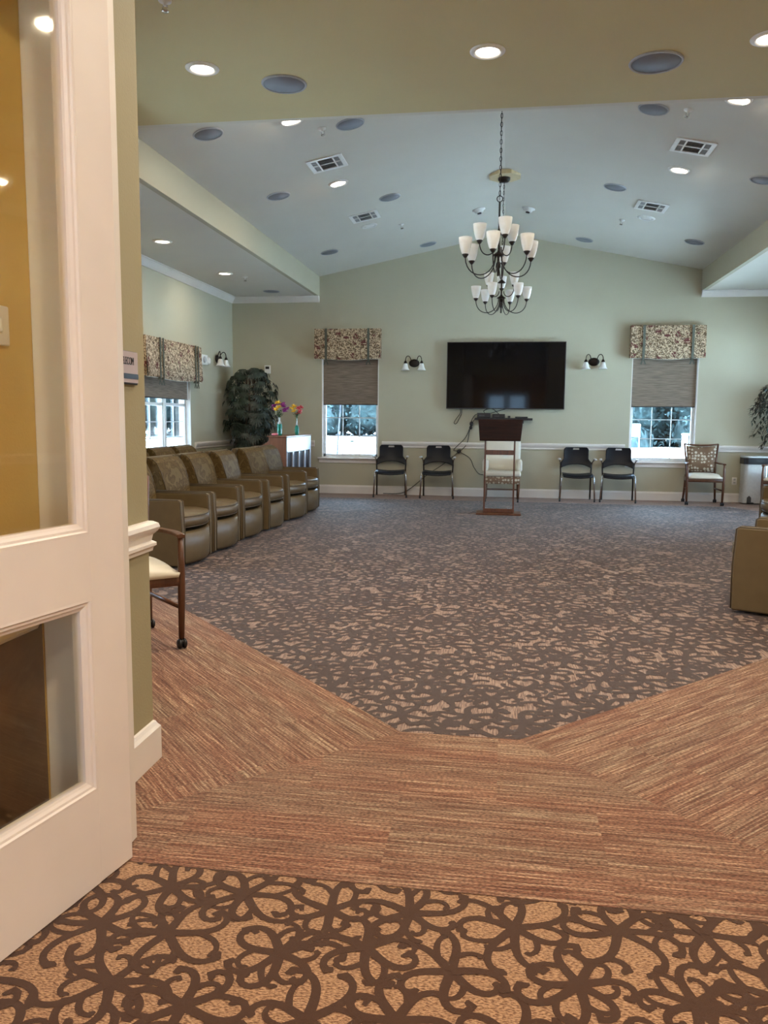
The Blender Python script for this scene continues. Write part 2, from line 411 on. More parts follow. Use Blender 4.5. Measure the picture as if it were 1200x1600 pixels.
g = G(); g.box(XL, -1.197, 2.03, YF, 0, ZV); g.box(-1.197, 1.05, 2.0, 2.06, 2.42, ZV); g.box(1.05, XR, 2.03, YF, 0, ZV)
g.obj('wall_front', FRONTW, kind=S)
g = G(); g.box(-1.36, -1.215, -5, 2.03, 0, 2.9); g.obj('wall_hall_left', HALLWALL, kind=S)
g = G(); g.box(2.1, 2.25, -5, 2.03, 0, 2.9); g.box(1.09, 2.1, 1.93, 2.03, 0, 2.9); g.obj('wall_hall_right', HALLWALL, kind=S)
g = G(); g.box(-1.36, -.75, -5.15, -5, 0, 2.9); g.box(.75, 2.25, -5.15, -5, 0, 2.9); g.box(-.75, .75, -5.15, -5, 2.2, 2.9); g.obj('wall_hall_back', HALLWALL, kind=S)
# ceiling
g = G().use(CEILN)
g.box(BL, BR, 2.0, YH-.05, ZV, ZV+.05); g.use(CEIL)                                   # near flat part
for sx, xe in ((-1, BL-.02), (1, BR+.02)):
    zE = ZV
    g.prism([(xe, zE), (XC, ZR), (XC, ZR+.06), (xe, zE+.06)], 'y', YH-.05, YB+T)   # vault slopes
g.prism([(BL, ZV), (BR, ZV), (XC, ZR+.03)], 'y', YH-.05, YH)           # face above the flat part
g.box(XL-T, BL-.06, 2.0, YB+T, ZS, ZS+.06); g.box(BR+.06, XR+T, 2.0, YB+T, ZS, ZS+.06)  # side soffits
g.use(CEILB); g.box(BL-.06, BL, 2.0, YB+.01, ZS, ZV+.05); g.box(BR, BR+.06, 2.0, YB+.01, ZS, ZV+.05) # beam faces
g.obj('ceiling', CEIL, kind=S)
g = G(); g.box(-1.4, 2.3, -5.2, 2.03, 2.9, 2.95); g.obj('ceiling', CEIL, kind=S)
# roof so that sun and sky stay outside
g = G(); g.box(XL-.5, XR+.5, -5.3, YB+.35, ZR+.25, ZR+.35)
g.box(XL-T, XR+T, YB+T-.02, YB+T, ZV-.1, ZR+.25); g.box(XL-T-.02, XL-T, 1.9, YB+T, ZV-.1, ZR+.25); g.box(XR+T, XR+T+.02, 1.9, YB+T, ZV-.1, ZR+.25); g.box(XL-T, XR+T, 1.90, 1.95, 2.9, ZR+.25)
g.obj('roof', CONC, kind=S)
# trims: profile (out from wall, z) swept along a straight run
RAIL = [(0, .742), (.012, .745), (.018, .755), (.016, .772), (.024, .782), (.034, .80), (.040, .815), (.040, .828), (.034, .838), (0, .842)]
BASE = [(0, 0), (.018, 0), (.018, .112), (.012, .122), (.008, .134), (0, .136)]
CROWN = [(0, 2.998), (.012, 2.998), (.016, 3.010), (.035, 3.030), (.062, 3.062), (.070, 3.075), (.085, 3.080), (.085, 3.0895), (0, 3.0895)]
def run(name, prof, wall, a, b):
    g = G()
    if wall == 'back': g.prism([(YB-u, z) for u, z in prof], 'x', a, b)
    if wall == 'left': g.prism([(XL+u, z) for u, z in prof], 'y', a, b)
    if wall == 'right': g.prism([(XR-u, z) for u, z in prof], 'y', a, b)
    return g.obj(name, TRIM, kind=S)
run('baseboard_back', BASE, 'back', XL, XR); run('baseboard_left', BASE, 'left', YF, YB); run('baseboard_right', BASE, 'right', YF, YB)
n = 1
for pr, wl, a, b in ((RAIL, 'back', XL, -3.02), (RAIL, 'back', -1.93, 1.78), (RAIL, 'back', 2.86, XR),
                     (RAIL, 'left', YF, LW_ADD[0]-.08), (RAIL, 'left', LW_ADD[1]+.08, LW[0]-.08), (RAIL, 'left', LW[1]+.12, YB),
                     (RAIL, 'right', YF, RW_ADD[0]-.08), (RAIL, 'right', 12.3, YB),
                     (CROWN, 'back', XL, BL), (CROWN, 'back', BR, XR), (CROWN, 'left', YF, YB), (CROWN, 'right', YF, YB)):
    run('trim_%d' % n, pr, wl, a, b); n += 1
# chair rail and baseboard wrapping the end of the near wall
def wrap(name, prof, x, ya, yb, xin):
    """mitred return: along the x face from ya to the corner yb, then back along the y face"""
    g = G(); R = []
    for u, z in prof:
        R.append([g.bm.verts.new((x+u, ya, z)), g.bm.verts.new((x+u, yb+u, z)), g.bm.verts.new((xin, yb+u, z))])
    for i in range(len(R)-1):
        for k in range(2): g.face([R[i][k], R[i][k+1], R[i+1][k+1], R[i+1][k]])
    g.face([r[0] for r in R]); g.face([r[2] for r in R])
    return g.obj(name, TRIM, kind=S)
SR = [(0, .741), (.010, .744), (.012, .756), (.020, .762), (.020, .772), (.008, .780), (.012, .80), (.024, .812), (.030, .825), (.026, .838), (.012, .846), (0, .848)]
wrap('trim_%d' % n, SR, -1.197, 2.03, YF, XL); n += 1
wrap('baseboard_front', [(0, 0), (.020, 0), (.020, .118), (.012, .128), (.006, .140), (0, .144)], -1.197, 2.03, YF, XL)
# hall side: rail, brown sheet below it, door jamb
g = G(); g.prism([(-1.215+u, z-.10) for u, z in RAIL], 'y', -5, 1.90); g.obj('trim_%d' % n, TRIM, kind=S); n += 1
g = G(); g.box(-1.215, -1.209, -5, 1.93, .0, .675); g.obj('wall_hall_sheet', LOWBROWN, kind=S)  # thin brown sheet over the lower hall wall
g = G(); g.bevbox(-1.215, -1.003, 1.957, 2.028, .012, 2.42, .006, 1, smooth=False); g.bevbox(-1.215, -1.02, 1.945, 1.957, .03, 2.42, .003, 1, smooth=False); g.obj('trim_%d' % n, TRIM, kind=S); n += 1
# ------------------------------------------------------------------ windows
def make_window(i, wall, a0, a1, z0, z1, units=1, cols=3):
    """built in wall coordinates: u along the wall, w into the room, then turned to its wall"""
    root = bpy.data.objects.new('window_%d' % i, None); COL.objects.link(root); root['kind'] = S
    if wall == 'back': root.location = ((a0+a1)/2, YB, 0); root.rotation_euler = (0, 0, PI)
    if wall == 'left': root.location = (XL, (a0+a1)/2, 0); root.rotation_euler = (0, 0, -PI/2)
    if wall == 'right': root.location = (XR, (a0+a1)/2, 0); root.rotation_euler = (0, 0, PI/2)
    h = (a1-a0)/2; zm = (z0+z1)/2
    g = G()
    g.box(-h, h, -T, 0, z0, z0+.012); g.box(-h, h, -T, 0, z1-.012, z1); g.box(-h, -h+.012, -T, 0, z0, z1); g.box(h-.012, h, -T, 0, z0, z1)
    g.obj('window_jamb', TRIM, root)
    g = G(); f = G(); mu = G(); wd = 2*h/units
    for k in range(units):
        u0 = -h+k*wd+.012; u1 = -h+(k+1)*wd-.012
        for q0, q1, v0, v1 in ((u0, u0+.04, z0, z1), (u1-.04, u1, z0, z1), (u0, u1, z0+.012, z0+.055), (u0, u1, z1-.05, z1), (u0, u1, zm-.02, zm+.02)):
            f.box(q0, q1, -.13, -.07, v0, v1)
        for zz0, zz1 in ((z0+.055, zm-.02), (zm+.02, z1-.05)):
            g.box(u0+.03, u1-.03, -.112, -.108, zz0, zz1)
            for c in range(1, cols): uu = u0+.04+(u1-u0-.08)*c/cols; mu.box(uu-.006, uu+.006, -.107, -.094, zz0, zz1)
            for c in (1, 2): zc = zz0+(zz1-zz0)*c/3; mu.box(u0+.04, u1-.04, -.107, -.094, zc-.006, zc+.006)
    if units > 1: f.box(-.03, .03, -.13, -.05, z0, z1)
    f.obj('sash_frame', FRAME, root, bevel=.003); g.obj('glass_pane', GLASS, root); mu.obj('muntin_grid', FRAME, root)
    g = G(); g.bevbox(-h-.06, h+.06, -.02, .055, z0-.022, z0, .005, 2, smooth=False); g.bevbox(-h-.045, h+.045, 0, .018, z0-.085, z0-.022, .004, 1, smooth=False)
    g.obj('window_sill', TRIM, root)
    return root
make_window(1, 'back', *W1); make_window(2, 'back', *W2)
make_window(3, 'left', *LW, units=2, cols=2)
make_window(5, 'left', *LW_ADD, units=1, cols=2); make_window(4, 'right', *RW_ADD, units=4, cols=2)  # both unseen, added to bring daylight into the room
BLZ = 1.44
portal(W1[0], W1[1], W1[2], BLZ, 'back', 0); portal(W2[0], W2[1], W2[2], BLZ, 'back', 0)
for L_ in (LW, LW_ADD): portal(L_[0], L_[1], L_[2], 1.50, 'left', 0)
portal(*RW_ADD, 'right', 0)
def make_blind(loc, rz, w, z0, z1, label):
    root = thing('roller_shade', label, 'window shade', loc, rz, 'woven roller shades')
    g = G(); g.box(-w/2, w/2, -.040, -.036, z0+.012, z1); g.obj('shade_cloth', BLIND, root)
    g = G(); g.bevbox(-w/2, w/2, -.045, -.030, z0, z0+.014, .004, 1); g.obj('hem_bar', BLACK, root)
    g = G(); g.tube([(-w/2, -.04, z1+.02), (w/2, -.04, z1+.02)], .022, 12); g.obj('roller_tube', GREY, root)
    return root
make_blind(((W1[0]+W1[1])/2, YB, 0), PI, .875, 1.405, 2.40, 'woven brown roller shade in the back window near the piano')
make_blind(((W2[0]+W2[1])/2, YB, 0), PI, .915, 1.400, 2.41, 'woven brown roller shade in the back window behind the patterned-back chair')
make_blind((XL, (LW[0]+LW[1])/2, 0), -PI/2, 1.43, 1.43, 2.02, 'grey-brown woven roller shade in the left wall window')
def make_valance(loc, rz, w, z0, z1, ribbons, label):
    root = thing('valance', label, 'valance', loc, rz, 'floral window valances')
    d = .11; g = G()
    # front board fabric with a gently sagging, folded hem
    N = 28
    def zb(u):
        t = abs(u)/(w/2); return z0+(.0 if t > .6 else -.018*math.cos(t/.6*PI/2))
    cols = []
    for i in range(N+1):
        u = -w/2+w*i/N
        cols.append([(u, d+.006*math.sin(i*1.3), zb(u)), (u, d+.020, zb(u)+.035), (u, d+.010, (z0+z1)/2), (u, d, z1)])
    vs = [[g.bm.verts.new(p) for p in c] for c in cols]
    for i in range(N):
        for k in range(3): g.face([vs[i][k], vs[i+1][k], vs[i+1][k+1], vs[i][k+1]], True)
    g.box(-w/2, -w/2+.006, 0, d, z0+.01, z1); g.box(w/2-.006, w/2, 0, d, z0+.01, z1); g.box(-w/2, w/2, 0, d, z1-.006, z1)
    g.obj('valance_panel', FLORAL, root)
    g = G()
    for i in range(N):
        a, b = cols[i][0], cols[i+1][0]
        g.poly([(a[0], d-.004, a[2]-.006), (b[0], d-.004, b[2]-.006), (b[0], d-.03, b[2]+.04), (a[0], d-.03, a[2]+.04)])
    g.obj('valance_lining', LINING, root)
    for u in ribbons:
        g = G(); g.box(u-.018, u+.018, d+.020, d+.026, z0+.005, z1+.002)
        g.box(u-.014, u+.014, d-.01, d+.026, z0-.022, z0+.006)
        for s_ in (-1, 1):
            m = Matrix.Translation((u, d+.015, z0-.01)) @ Matrix.Rotation(s_*.38, 4, 'Y')
            g.box(-.011, .011, -.002, .002, -.085, 0, m)
        g.ball((u, d+.018, z0-.008), .018, 1, (1, .6, .8))
        g.obj('ribbon', RIBBON, root)
    return root
make_valance((-2.474, YB, 0), PI, 1.045, 2.115, 2.578, (-.335, .335), 'floral valance with two ribbons on the back wall above the piano-side window')
make_valance((2.318, YB, 0), PI, 1.06, 2.115, 2.590, (-.345, .345), 'floral valance with two ribbons on the back wall right of the television')
make_valance((XL, 10.05, 0), -PI/2, 1.76, 1.68, 2.165, (-.71, -.62, .44, .53), 'wide floral valance on the left wall beside the hall wall sign')

# ------------------------------------------------------------------ french door (opened towards the camera)
dr = bpy.data.objects.new('door_1', None); COL.objects.link(dr); dr['kind'] = S
dr.location = (-.976, 1.94, 0); dr.rotation_euler = (0, 0, math.atan2(-.979, -.204))     # local +x runs from hinge stile to free edge
# local +y points to: check -> room side; camera side is local +y or -y
DW, DH, TH = .90, 2.34, .045
def doorpart(nm, x0, x1, z0, z1): G().bevbox(x0, x1, -TH, 0, z0, z1, .003, 1, smooth=False).obj(nm, DOORW, dr)
g = G()
for a in ((0, .127, .006, DH), (DW-.127, DW, .006, DH)): g.box(a[0], a[1], -TH, 0, a[2], a[3])
g.obj('stile', DOORW, dr, bevel=.002)
g = G()
for a in ((.127, DW-.127, .006, .256), (.127, DW-.127, .752, .912), (.127, DW-.127, 2.22, DH)): g.box(a[0], a[1], -TH, 0, a[2], a[3])
g.obj('rail', DOORW, dr)
MOLD = [(0, .0), (.006, .0005), (.010, -.004), (.016, -.005), (.022, -.010), (.028, -.013), (.028, -.03), (0, -.03)]
for z0, z1 in ((.256, .752), (.912, 2.22)):
    g = G(); x0, x1 = .127, DW-.127
    ring = []
    for u, v in MOLD:
        ring.append([g.bm.verts.new(p) for p in ((x0+u, v, z0+u), (x1-u, v, z0+u), (x1-u, v, z1-u), (x0+u, v, z1-u))])
    for A_, B_ in zip(ring, ring[1:]):
        for k in range(4): g.face([A_[k], A_[(k+1) % 4], B_[(k+1) % 4], B_[k]])
    g.obj('glazing_bead', DOORW, dr)
    G().box(x0+.01, x1-.01, -.026, -.021, z0+.01, z1-.01).obj('door_glass', DGLASS, dr)
    g = G()
    for q in ((x0, x0+.02, z0, z1), (x1-.02, x1, z0, z1), (x0, x1, z0, z0+.02), (x0, x1, z1-.02, z1)): g.box(q[0], q[1], -.044, -.03, q[2], q[3])
    g.obj('glazing_stop', DOORW, dr)
# glazed entrance at the far end of the hall behind the camera
d2 = bpy.data.objects.new('door_2', None); COL.objects.link(d2); d2['kind'] = S; d2.location = (0, -5.05, 0)
g = G()
for s_ in (-1, 1):
    x0, x1 = (-.74, -.01) if s_ < 0 else (.01, .74)
    g.box(x0, x0+.1, -.02, .02, 0, 2.2); g.box(x1-.1, x1, -.02, .02, 0, 2.2); g.box(x0, x1, -.02, .02, 0, .25); g.box(x0, x1, -.02, .02, 2.05, 2.2); g.box(x0, x1, -.02, .02, 1.0, 1.1)
g.obj('door_frame', DOORW, d2); G().box(-.72, .72, -.004, 0, .2, 2.1).obj('door_glass', GLASS, d2)
light('daylight', 'AREA', (0, -5.12, 1.15), 1, (1, 1, 1), (-PI/2, 0, PI), 1.3, 'RECTANGLE', 1.9).data.cycles.is_portal = True

# ------------------------------------------------------------------ ceiling fixtures
SL = (ZR-ZV)/(XC-(BL-.02))                      # vault slope
def vault_pose(x, y):
    s_ = -1 if x < XC else 1
    z = ZR-SL*abs(x-XC) if s_ < 0 else ZR-(ZR-ZV)/((BR+.02)-XC)*abs(x-XC)
    a = math.atan(SL)
    return (x, y, z), (0, a if s_ > 0 else -a, 0)
def downlight(label, lit=True):
    t = thing('recessed_light', label, 'ceiling light', group='recessed ceiling lights')
    G().lathe([(.070, -.004), (.078, -.012), (.092, -.011), (.105, -.004), (.107, 0), (.07, 0)], 32, capb=False, capt=False).obj('trim_ring', WHITE, t)
    G().lathe([(.001, -.010), (.04, -.009), (.072, -.004), (.07, -.001)], 32, capt=True).obj('lens', LENS if lit else WHITE, t)
    return t
DL = [((-1.958, 5.13, ZV), None, 'lit recessed light on the near flat ceiling, leftmost of three'), ((-.167, 5.123, ZV), None, 'lit recessed light on the near flat ceiling, above the chandeliers'), ((1.44, 5.164, ZV), None, 'lit recessed light on the near flat ceiling, cut by the right edge'),
      (*vault_pose(-1.80, 6.71), 'lit recessed light partly behind the flat ceiling edge, left slope'), (*vault_pose(1.67, 6.70), 'lit recessed light partly behind the flat ceiling edge, right slope'),
      (*vault_pose(-1.787, 8.51), 'lit recessed light on the left vault slope beside the nearer vent'), (*vault_pose(1.60, 8.48), 'lit recessed light on the right vault slope beside the nearer vent'),
      ((-3.74, 8.53, ZS), None, 'lit recessed light in the left soffit, nearer of two'), ((-3.735, 10.48, ZS), None, 'lit recessed light in the left soffit, farther of two')]
base = None
for loc, rot, lab in DL:
    if base is None: base = downlight(lab); o = base; o.location = loc
    else: o = dup(base, loc, label=lab, rot=rot or (0, 0, 0))
added_lamps = [(3.55, 4.6, ZS), (3.55, 6.6, ZS), (3.55, 8.53, ZS), (3.55, 10.48, ZS), (-.16, 3.6, ZV), (1.44, 3.6, ZV), (-.9, 4.3, ZV)]  # unseen lamps added; those in the flat ceiling brighten the striped floor
for loc in added_lamps: dup(base, loc, label='added recessed light out of view', rot=(0, 0, 0))
for loc, rot, lab in DL: light('lamp_glow', 'AREA', (loc[0], loc[1], loc[2]-.02), SOFFIT_W if loc[2] < 3.2 else LAMP_W, WARM, (0, 0, 0), .13)
for loc in added_lamps: light('lamp_glow', 'AREA', (loc[0], loc[1], loc[2]-.02), SOFFIT_W if loc[2] < 3.2 else FRONT_W, WARM, (0, 0, 0), .13)
off = downlight('unlit white recessed light beyond the farther vent, left vault slope', False)
L_, R_ = vault_pose(-1.783, 10.39); off.location = L_; off.rotation_euler = R_
L_, R_ = vault_pose(1.606, 10.37); dup(off, L_, label='unlit white recessed light beyond the farther vent, right vault slope', rot=R_)
def speaker(label, r):
    t = thing('ceiling_speaker', label, 'speaker', group='round ceiling speakers')
    G().lathe([(r*.90, -.003), (r*.92, -.010), (r*.97, -.009), (r, -.003), (r, 0), (r*.9, 0)], 40, capb=False, capt=False).obj('speaker_rim', SPKRIM, t)
    G().lathe([(.001, -.006), (r*.91, -.005), (r*.91, 0)], 40).obj('speaker_grille', SPK, t)
    return t
sa = speaker('grey round speaker on the near flat ceiling, left of the middle light', .150); sa.location = (-1.507, 5.425, ZV)
dup(sa, (.853, 5.404, ZV), label='large grey round speaker on the near flat ceiling, right of the middle light', rot=(0, 0, 0)).scale = (1.08,)*3
sb = None
for x, y, lab in ((-2.46, 6.55, 'round speaker on the left vault slope nearest the beam and flat ceiling'), (-1.388, 7.087, 'round speaker on the left vault slope touching the flat ceiling edge'),
                  (1.121, 7.126, 'round speaker on the right vault slope just past the flat ceiling edge'), (-2.412, 8.438, 'round speaker on the left slope beside the left beam, below the nearer vent'),
                  (-1.38, 9.411, 'round speaker on the left slope right of the farther vent'), (1.108, 9.377, 'round speaker on the right slope left of the farther vent'),
                  (2.35, 8.364, 'round speaker on the right slope cut by the right picture edge'), (-2.483, 11.229, 'round speaker on the left slope nearest the left window valance'),
                  (-1.201, 12.1, 'farthest round speaker on the left slope, close to the back wall'), (2.328, 11.10, 'round speaker on the right slope near the back end of the right beam'),
                  (1.028, 12.05, 'farthest round speaker on the right slope, close to the back wall')):
    L_, R_ = vault_pose(x, y)
    if sb is None: sb = speaker(lab, .125); sb.location = L_; sb.rotation_euler = R_
    else: dup(sb, L_, label=lab, rot=R_)
L_ = dup(sb, (-3.55, 12.0, ZS), label='small round speaker in the left soffit by the back crown moulding', rot=(0, 0, 0))
dup(sb, (3.75, 11.9, ZS), label='small round speaker in the right soffit at the right picture edge', rot=(0, 0, 0))
def vent(label):
    t = thing('ceiling_vent', label, 'air vent', group='square ceiling vents')
    g = G(); r = .175; g.box(-r, r, -r, -.135, -.010, 0); g.box(-r, r, .135, r, -.010, 0); g.box(-r, -.135, -.135, .135, -.010, 0); g.box(.135, r, -.135, .135, -.010, 0)
    g.box(-.085, -.070, -.135, .135, -.009, 0); g.box(.070, .085, -.135, .135, -.009, 0); g.box(-.135, .135, -.008, .008, -.009, 0)
    g.obj('vent_frame', WHITE, t, bevel=.002)
    G().box(-.136, .136, -.136, .136, -.001, 0).obj('vent_duct', VENTD, t)
    g = G()
    for i in range(9):
        y = -.12+i*.03
        for x0, x1 in ((-.135, -.086), (.086, .135)): g.box(x0, x1, y-.004, y+.004, -.008, -.002)
    for i in range(8):
        y = -.118+i*.034
        m = Matrix.Translation((0, y, -.004)) @ Matrix.Rotation(.7, 4, 'X'); g.box(-.07, .07, -.006, .006, -.0008, .0008, m)
    g.obj('vent_slats', GREY, t); return t
vb = None
for x, y, lab in ((-1.765, 7.869, 'square air vent on the left vault slope, nearer of the two there'), (1.585, 7.812, 'square air vent on the right vault slope, nearer of the two there'),
                  (-1.759, 9.927, 'square air vent on the left vault slope, farther and smaller looking'), (1.578, 9.855, 'square air vent on the right vault slope, farther and smaller looking')):
    L_, R_ = vault_pose(x, y)
    if vb is None: vb = vent(lab); vb.location = L_; vb.rotation_euler = R_
    else: dup(vb, L_, label=lab, rot=R_)
def sprinkler(label):
    t = thing('fire_sprinkler', label, 'sprinkler', group='ceiling sprinklers')
    G().lathe([(.036, -.003), (.034, -.010), (.012, -.014), (.010, -.030), (.001, -.031)], 20).obj('escutcheon', WHITE, t)
    g = G(); g.tube([(-.010, 0, -.028), (-.014, 0, -.042), (-.004, 0, -.055)], .003, 6); g.tube([(.010, 0, -.028), (.014, 0, -.042), (.004, 0, -.055)], .003, 6)
    g.lathe([(.001, -.060), (.020, -.060), (.020, -.055), (.001, -.055)], 16); g.obj('deflector', CHROME, t); return t
pb = None
for p, lab in ((vault_pose(-1.621, 7.026), 'small sprinkler on the left vault slope by the flat ceiling edge'), (vault_pose(1.377, 7.028), 'small sprinkler on the right vault slope by the flat ceiling edge'),
               (vault_pose(-1.41, 10.664), 'small sprinkler on the left slope beyond the farther vent'), (vault_pose(1.359, 10.649), 'small sprinkler on the right slope beyond the farther vent'),
               (((-1.841, 4.30, ZV), (0, 0, 0)), 'small sprinkler on the near flat ceiling at the top picture edge'), (((-3.541, 10.74, ZS), (0, 0, 0)), 'small sprinkler in the left soffit past the farther light')):
    if pb is None: pb = sprinkler(lab); pb.location = p[0]; pb.rotation_euler = p[1]
    else: dup(pb, p[0], label=lab, rot=p[1])
def detector(label):
    t = thing('smoke_detector', label, 'detector', group='ceiling detectors')
    G().lathe([(.085, 0), (.085, -.008), (.060, -.012), (.055, -.036), (.045, -.045), (.001, -.046)], 28).obj('detector_body', WHITE, t)
    G().lathe([(.028, -.045), (.026, -.060), (.001, -.060)], 16).obj('sensor', BLACK, t); return t
L_, R_ = vault_pose(.215, 10.896); dt = detector('white detector with dark sensor on the ceiling right of the ridge'); dt.location = L_; dt.rotation_euler = R_
L_, R_ = vault_pose(-.423, 10.847); dup(dt, L_, label='white detector on the ceiling left of the ridge', rot=R_)

# ------------------------------------------------------------------ chandeliers
def bez(p0, p1, p2, p3, n=10):
    return [tuple((1-t)**3*a+3*(1-t)**2*t*b+3*(1-t)*t*t*c+t**3*d for a, b, c, d in zip(p0, p1, p2, p3)) for t in [i/n for i in range(n+1)]]
def chandelier(x, y, up_ang, low_ang, label, dz=0.):
    t = thing('chandelier', label, 'chandelier', (x, y, 0), 0, 'nine-light chandeliers')
    G().lathe([(.001, ZR-.105), (.05, ZR-.100), (.068, ZR-.080), (.070, ZR-.056), (.001, ZR-.056)], 28).obj('canopy', BRONZE, t)
    g = G(); z = ZR-.10; k = 0; zr = 3.045+dz
    while z > zr:
        pts = []
        for i in range(12):
            a = 2*PI*i/12; u = .0085*math.cos(a); v = .021*math.sin(a)
            pts.append((u, 0, z-.018+v) if k % 2 else (0, u, z-.018+v))
        g.tube(pts, .0026, 6, closed=True); z -= .034; k += 1
    g.tube([(.006, 0, ZR-.05), (-.004, .004, 3.6), (.005, 0, 3.3), (0, 0, zr-.02)], .0025, 6)
    g.obj('chain', BRONZE, t)
    zr -= .022
    g = G(); g.tube([(.024*math.cos(2*PI*i/20), 0, zr+.024*math.sin(2*PI*i/20)) for i in range(20)], .004, 8, closed=True)
    g.tube([(0, 0, zr-.022), (0, 0, 2.41+dz)], .0085, 10)
    for zc, rr in ((2.745+dz, .046), (2.572+dz, .050)):
        g.lathe([(.008, zc+.045), (.012, zc+.025), (rr*.8, zc+.004), (rr, zc-.004), (rr, zc-.010), (.008, zc-.012)], 20)
    g.lathe([(.008, 2.52+dz), (.020, 2.50+dz), (.022, 2.47+dz), (.008, 2.45+dz)], 16)
    g.lathe([(.001, 2.395+dz), (.010, 2.402+dz), (.007, 2.42+dz)], 12)
    g.obj('column', BRONZE, t)
    def light_arm(a, R, zs, zbot, z0):
        c, s_ = math.cos(a), math.sin(a)
        P = bez((.030, 0, z0), (.035, 0, zbot-.045), (R-.01, 0, zbot-.055), (R, 0, zs-.012), 14)
        g = G(); g.tube([(p[0]*c, p[0]*s_, p[2]) for p in P], .0048, 8); g.obj('arm', BRONZE, t)
        m = Matrix.Translation((R*c, R*s_, zs))
        g = G(); g.lathe([(.006, -.016), (.016, -.006), (.027, .010), (.026, .016), (.001, .016)], 20, m); g.obj('cup', BRONZE, t)
        g = G(); pr = [(.024, .014), (.034, .03), (.046, .07), (.054, .115), (.057, .150), (.054, .150), (.050, .115), (.042, .07), (.030, .032), (.001, .02)]
        g.lathe(pr, 28, m, capb=False, capt=False); g.obj('glass_shade', SHADEG, t)
    for a in up_ang: light_arm(math.radians(a), .165, 2.685+dz, 2.60+dz, 2.64+dz)
    for a in low_ang: light_arm(math.radians(a), .293, 2.545+dz, 2.40+dz, 2.565+dz)
    return t
chandelier(-.1, 7.0, (168, 288, 48), [22+60*k for k in range(6)], 'nearer bronze chandelier, larger looking, hanging from a long chain')
chandelier(-.093, 9.55, (90, 210, 330), [10+60*k for k in range(6)], 'farther bronze chandelier, seen lower behind the nearer one', .02)
for yy in (7.0, 9.55):
    g = G(); g.prism([(.19*math.cos(PI/8+k*PI/4), .19*math.sin(PI/8+k*PI/4)) for k in range(8)], 'z', ZR-.055, ZR-.008)
    o = g.obj('ceiling_medallion', MEDAL, bevel=.004, loc=(XC, yy, 0)); tag(o, 'cream octagonal ceiling plate above the %s chandelier' % ('nearer' if yy < 8 else 'farther'), 'ceiling plate')

# ------------------------------------------------------------------ wall sconces
def sconce(label):
    t = thing('wall_sconce', label, 'wall light', group='two-light bronze sconces')   # back against wall at y=0, faces -y
    g = G(); m = Matrix.Rotation(PI/2, 4, 'X') @ Matrix.Diagonal((1.35, 1, 1, 1)); g.lathe([(.001, .030), (.035, .028), (.055, .018), (.062, .004), (.062, 0), (.001, 0)], 28, m)
    g.obj('backplate', BRONZE, t)
    for s_ in (-1, 1):
        P = bez((s_*.045, -.02, .01), (s_*.045, -.06, .135), (s_*.125, -.10, .135), (s_*.125, -.10, .03), 12)
        g = G(); g.tube(P, .006, 8); g.obj('arm', BRONZE, t)
        m = Matrix.Translation((s_*.125, -.10, 0))
        G().lathe([(.026, -.012), (.026, .0), (.018, .02), (.008, .034), (.001, .036)], 18, m).obj('socket_cup', BRONZE, t)
        pr = [(.026, -.010), (.034, -.025), (.042, -.06), (.052, -.09), (.070, -.112), (.067, -.112), (.049, -.088), (.038, -.06), (.028, -.024)]
        G().lathe(pr, 28, m, capb=False, capt=False).obj('glass_shade', SHADEG, t)
    return t
sc = sconce('two-light bronze sconce on the back wall left of the television'); sc.location = (-1.435, YB, 2.055)
dup(sc, (1.278, YB, 2.07), 0, 'two-light bronze sconce on the back wall right of the television')
dup(sc, (XL, 11.85, 2.075), PI/2, 'two-light bronze sconce on the left wall near the corner plant')
# emergency light box and strobe beside it, thermostat, outlet
t = thing('alarm_box', 'white wall alarm box between the left valance and the sconce', 'alarm', (XL, 11.22, 2.02), PI/2)
G().bevbox(-.14, .12, -.05, 0, -.07, .07, .008, 2).obj('box_body', WHITE, t)
G().lathe([(.045, 0), (.045, .012), (.030, .022), (.001, .024)], 20, Matrix.Translation((-.02, -.05, 0)) @ Matrix.Rotation(PI/2, 4, 'X')).obj('strobe_lens', GREY, t)
G().lathe([(.055, 0), (.055, .02), (.040, .035), (.001, .04)], 20, Matrix.Translation((.24, -.0, 0)) @ Matrix.Rotation(PI/2, 4, 'X')).obj('round_sounder', WHITE, t)
t = thing('thermostat', 'white thermostat on the back wall above the corner plant', 'thermostat', (-3.785, YB, 1.96))
G().bevbox(-.050, .050, -.03, 0, -.065, .065, .006, 2).obj('thermostat_case', WHITE, t)
G().box(-.030, .030, -.0315, -.029, .005, .045).obj('display', BLACK, t)
t = thing('wall_outlet', 'white outlet cover low on the back wall beside the bin', 'outlet', (3.38, YB, .318))
G().bevbox(-.035, .035, -.006, 0, -.055, .055, .003, 1).obj('cover_plate', WHITE, t)
g = G()
for zz in (-.022, .022): g.bevbox(-.016, .016, -.009, -.005, zz-.013, zz+.013, .003, 1)
g.obj('socket', GREY, t)
t = thing('switch_plate', 'white switch plate on the hall wall seen through the door glass', 'switch', (-1.215, 1.80, 1.415), PI/2)
G().bevbox(-.035, .040, -.010, 0, -.048, .047, .004, 2).obj('plate', WHITE, t)
G().bevbox(-.008, .008, -.016, -.009, -.018, .018, .003, 1).obj('toggle', WHITE, t)
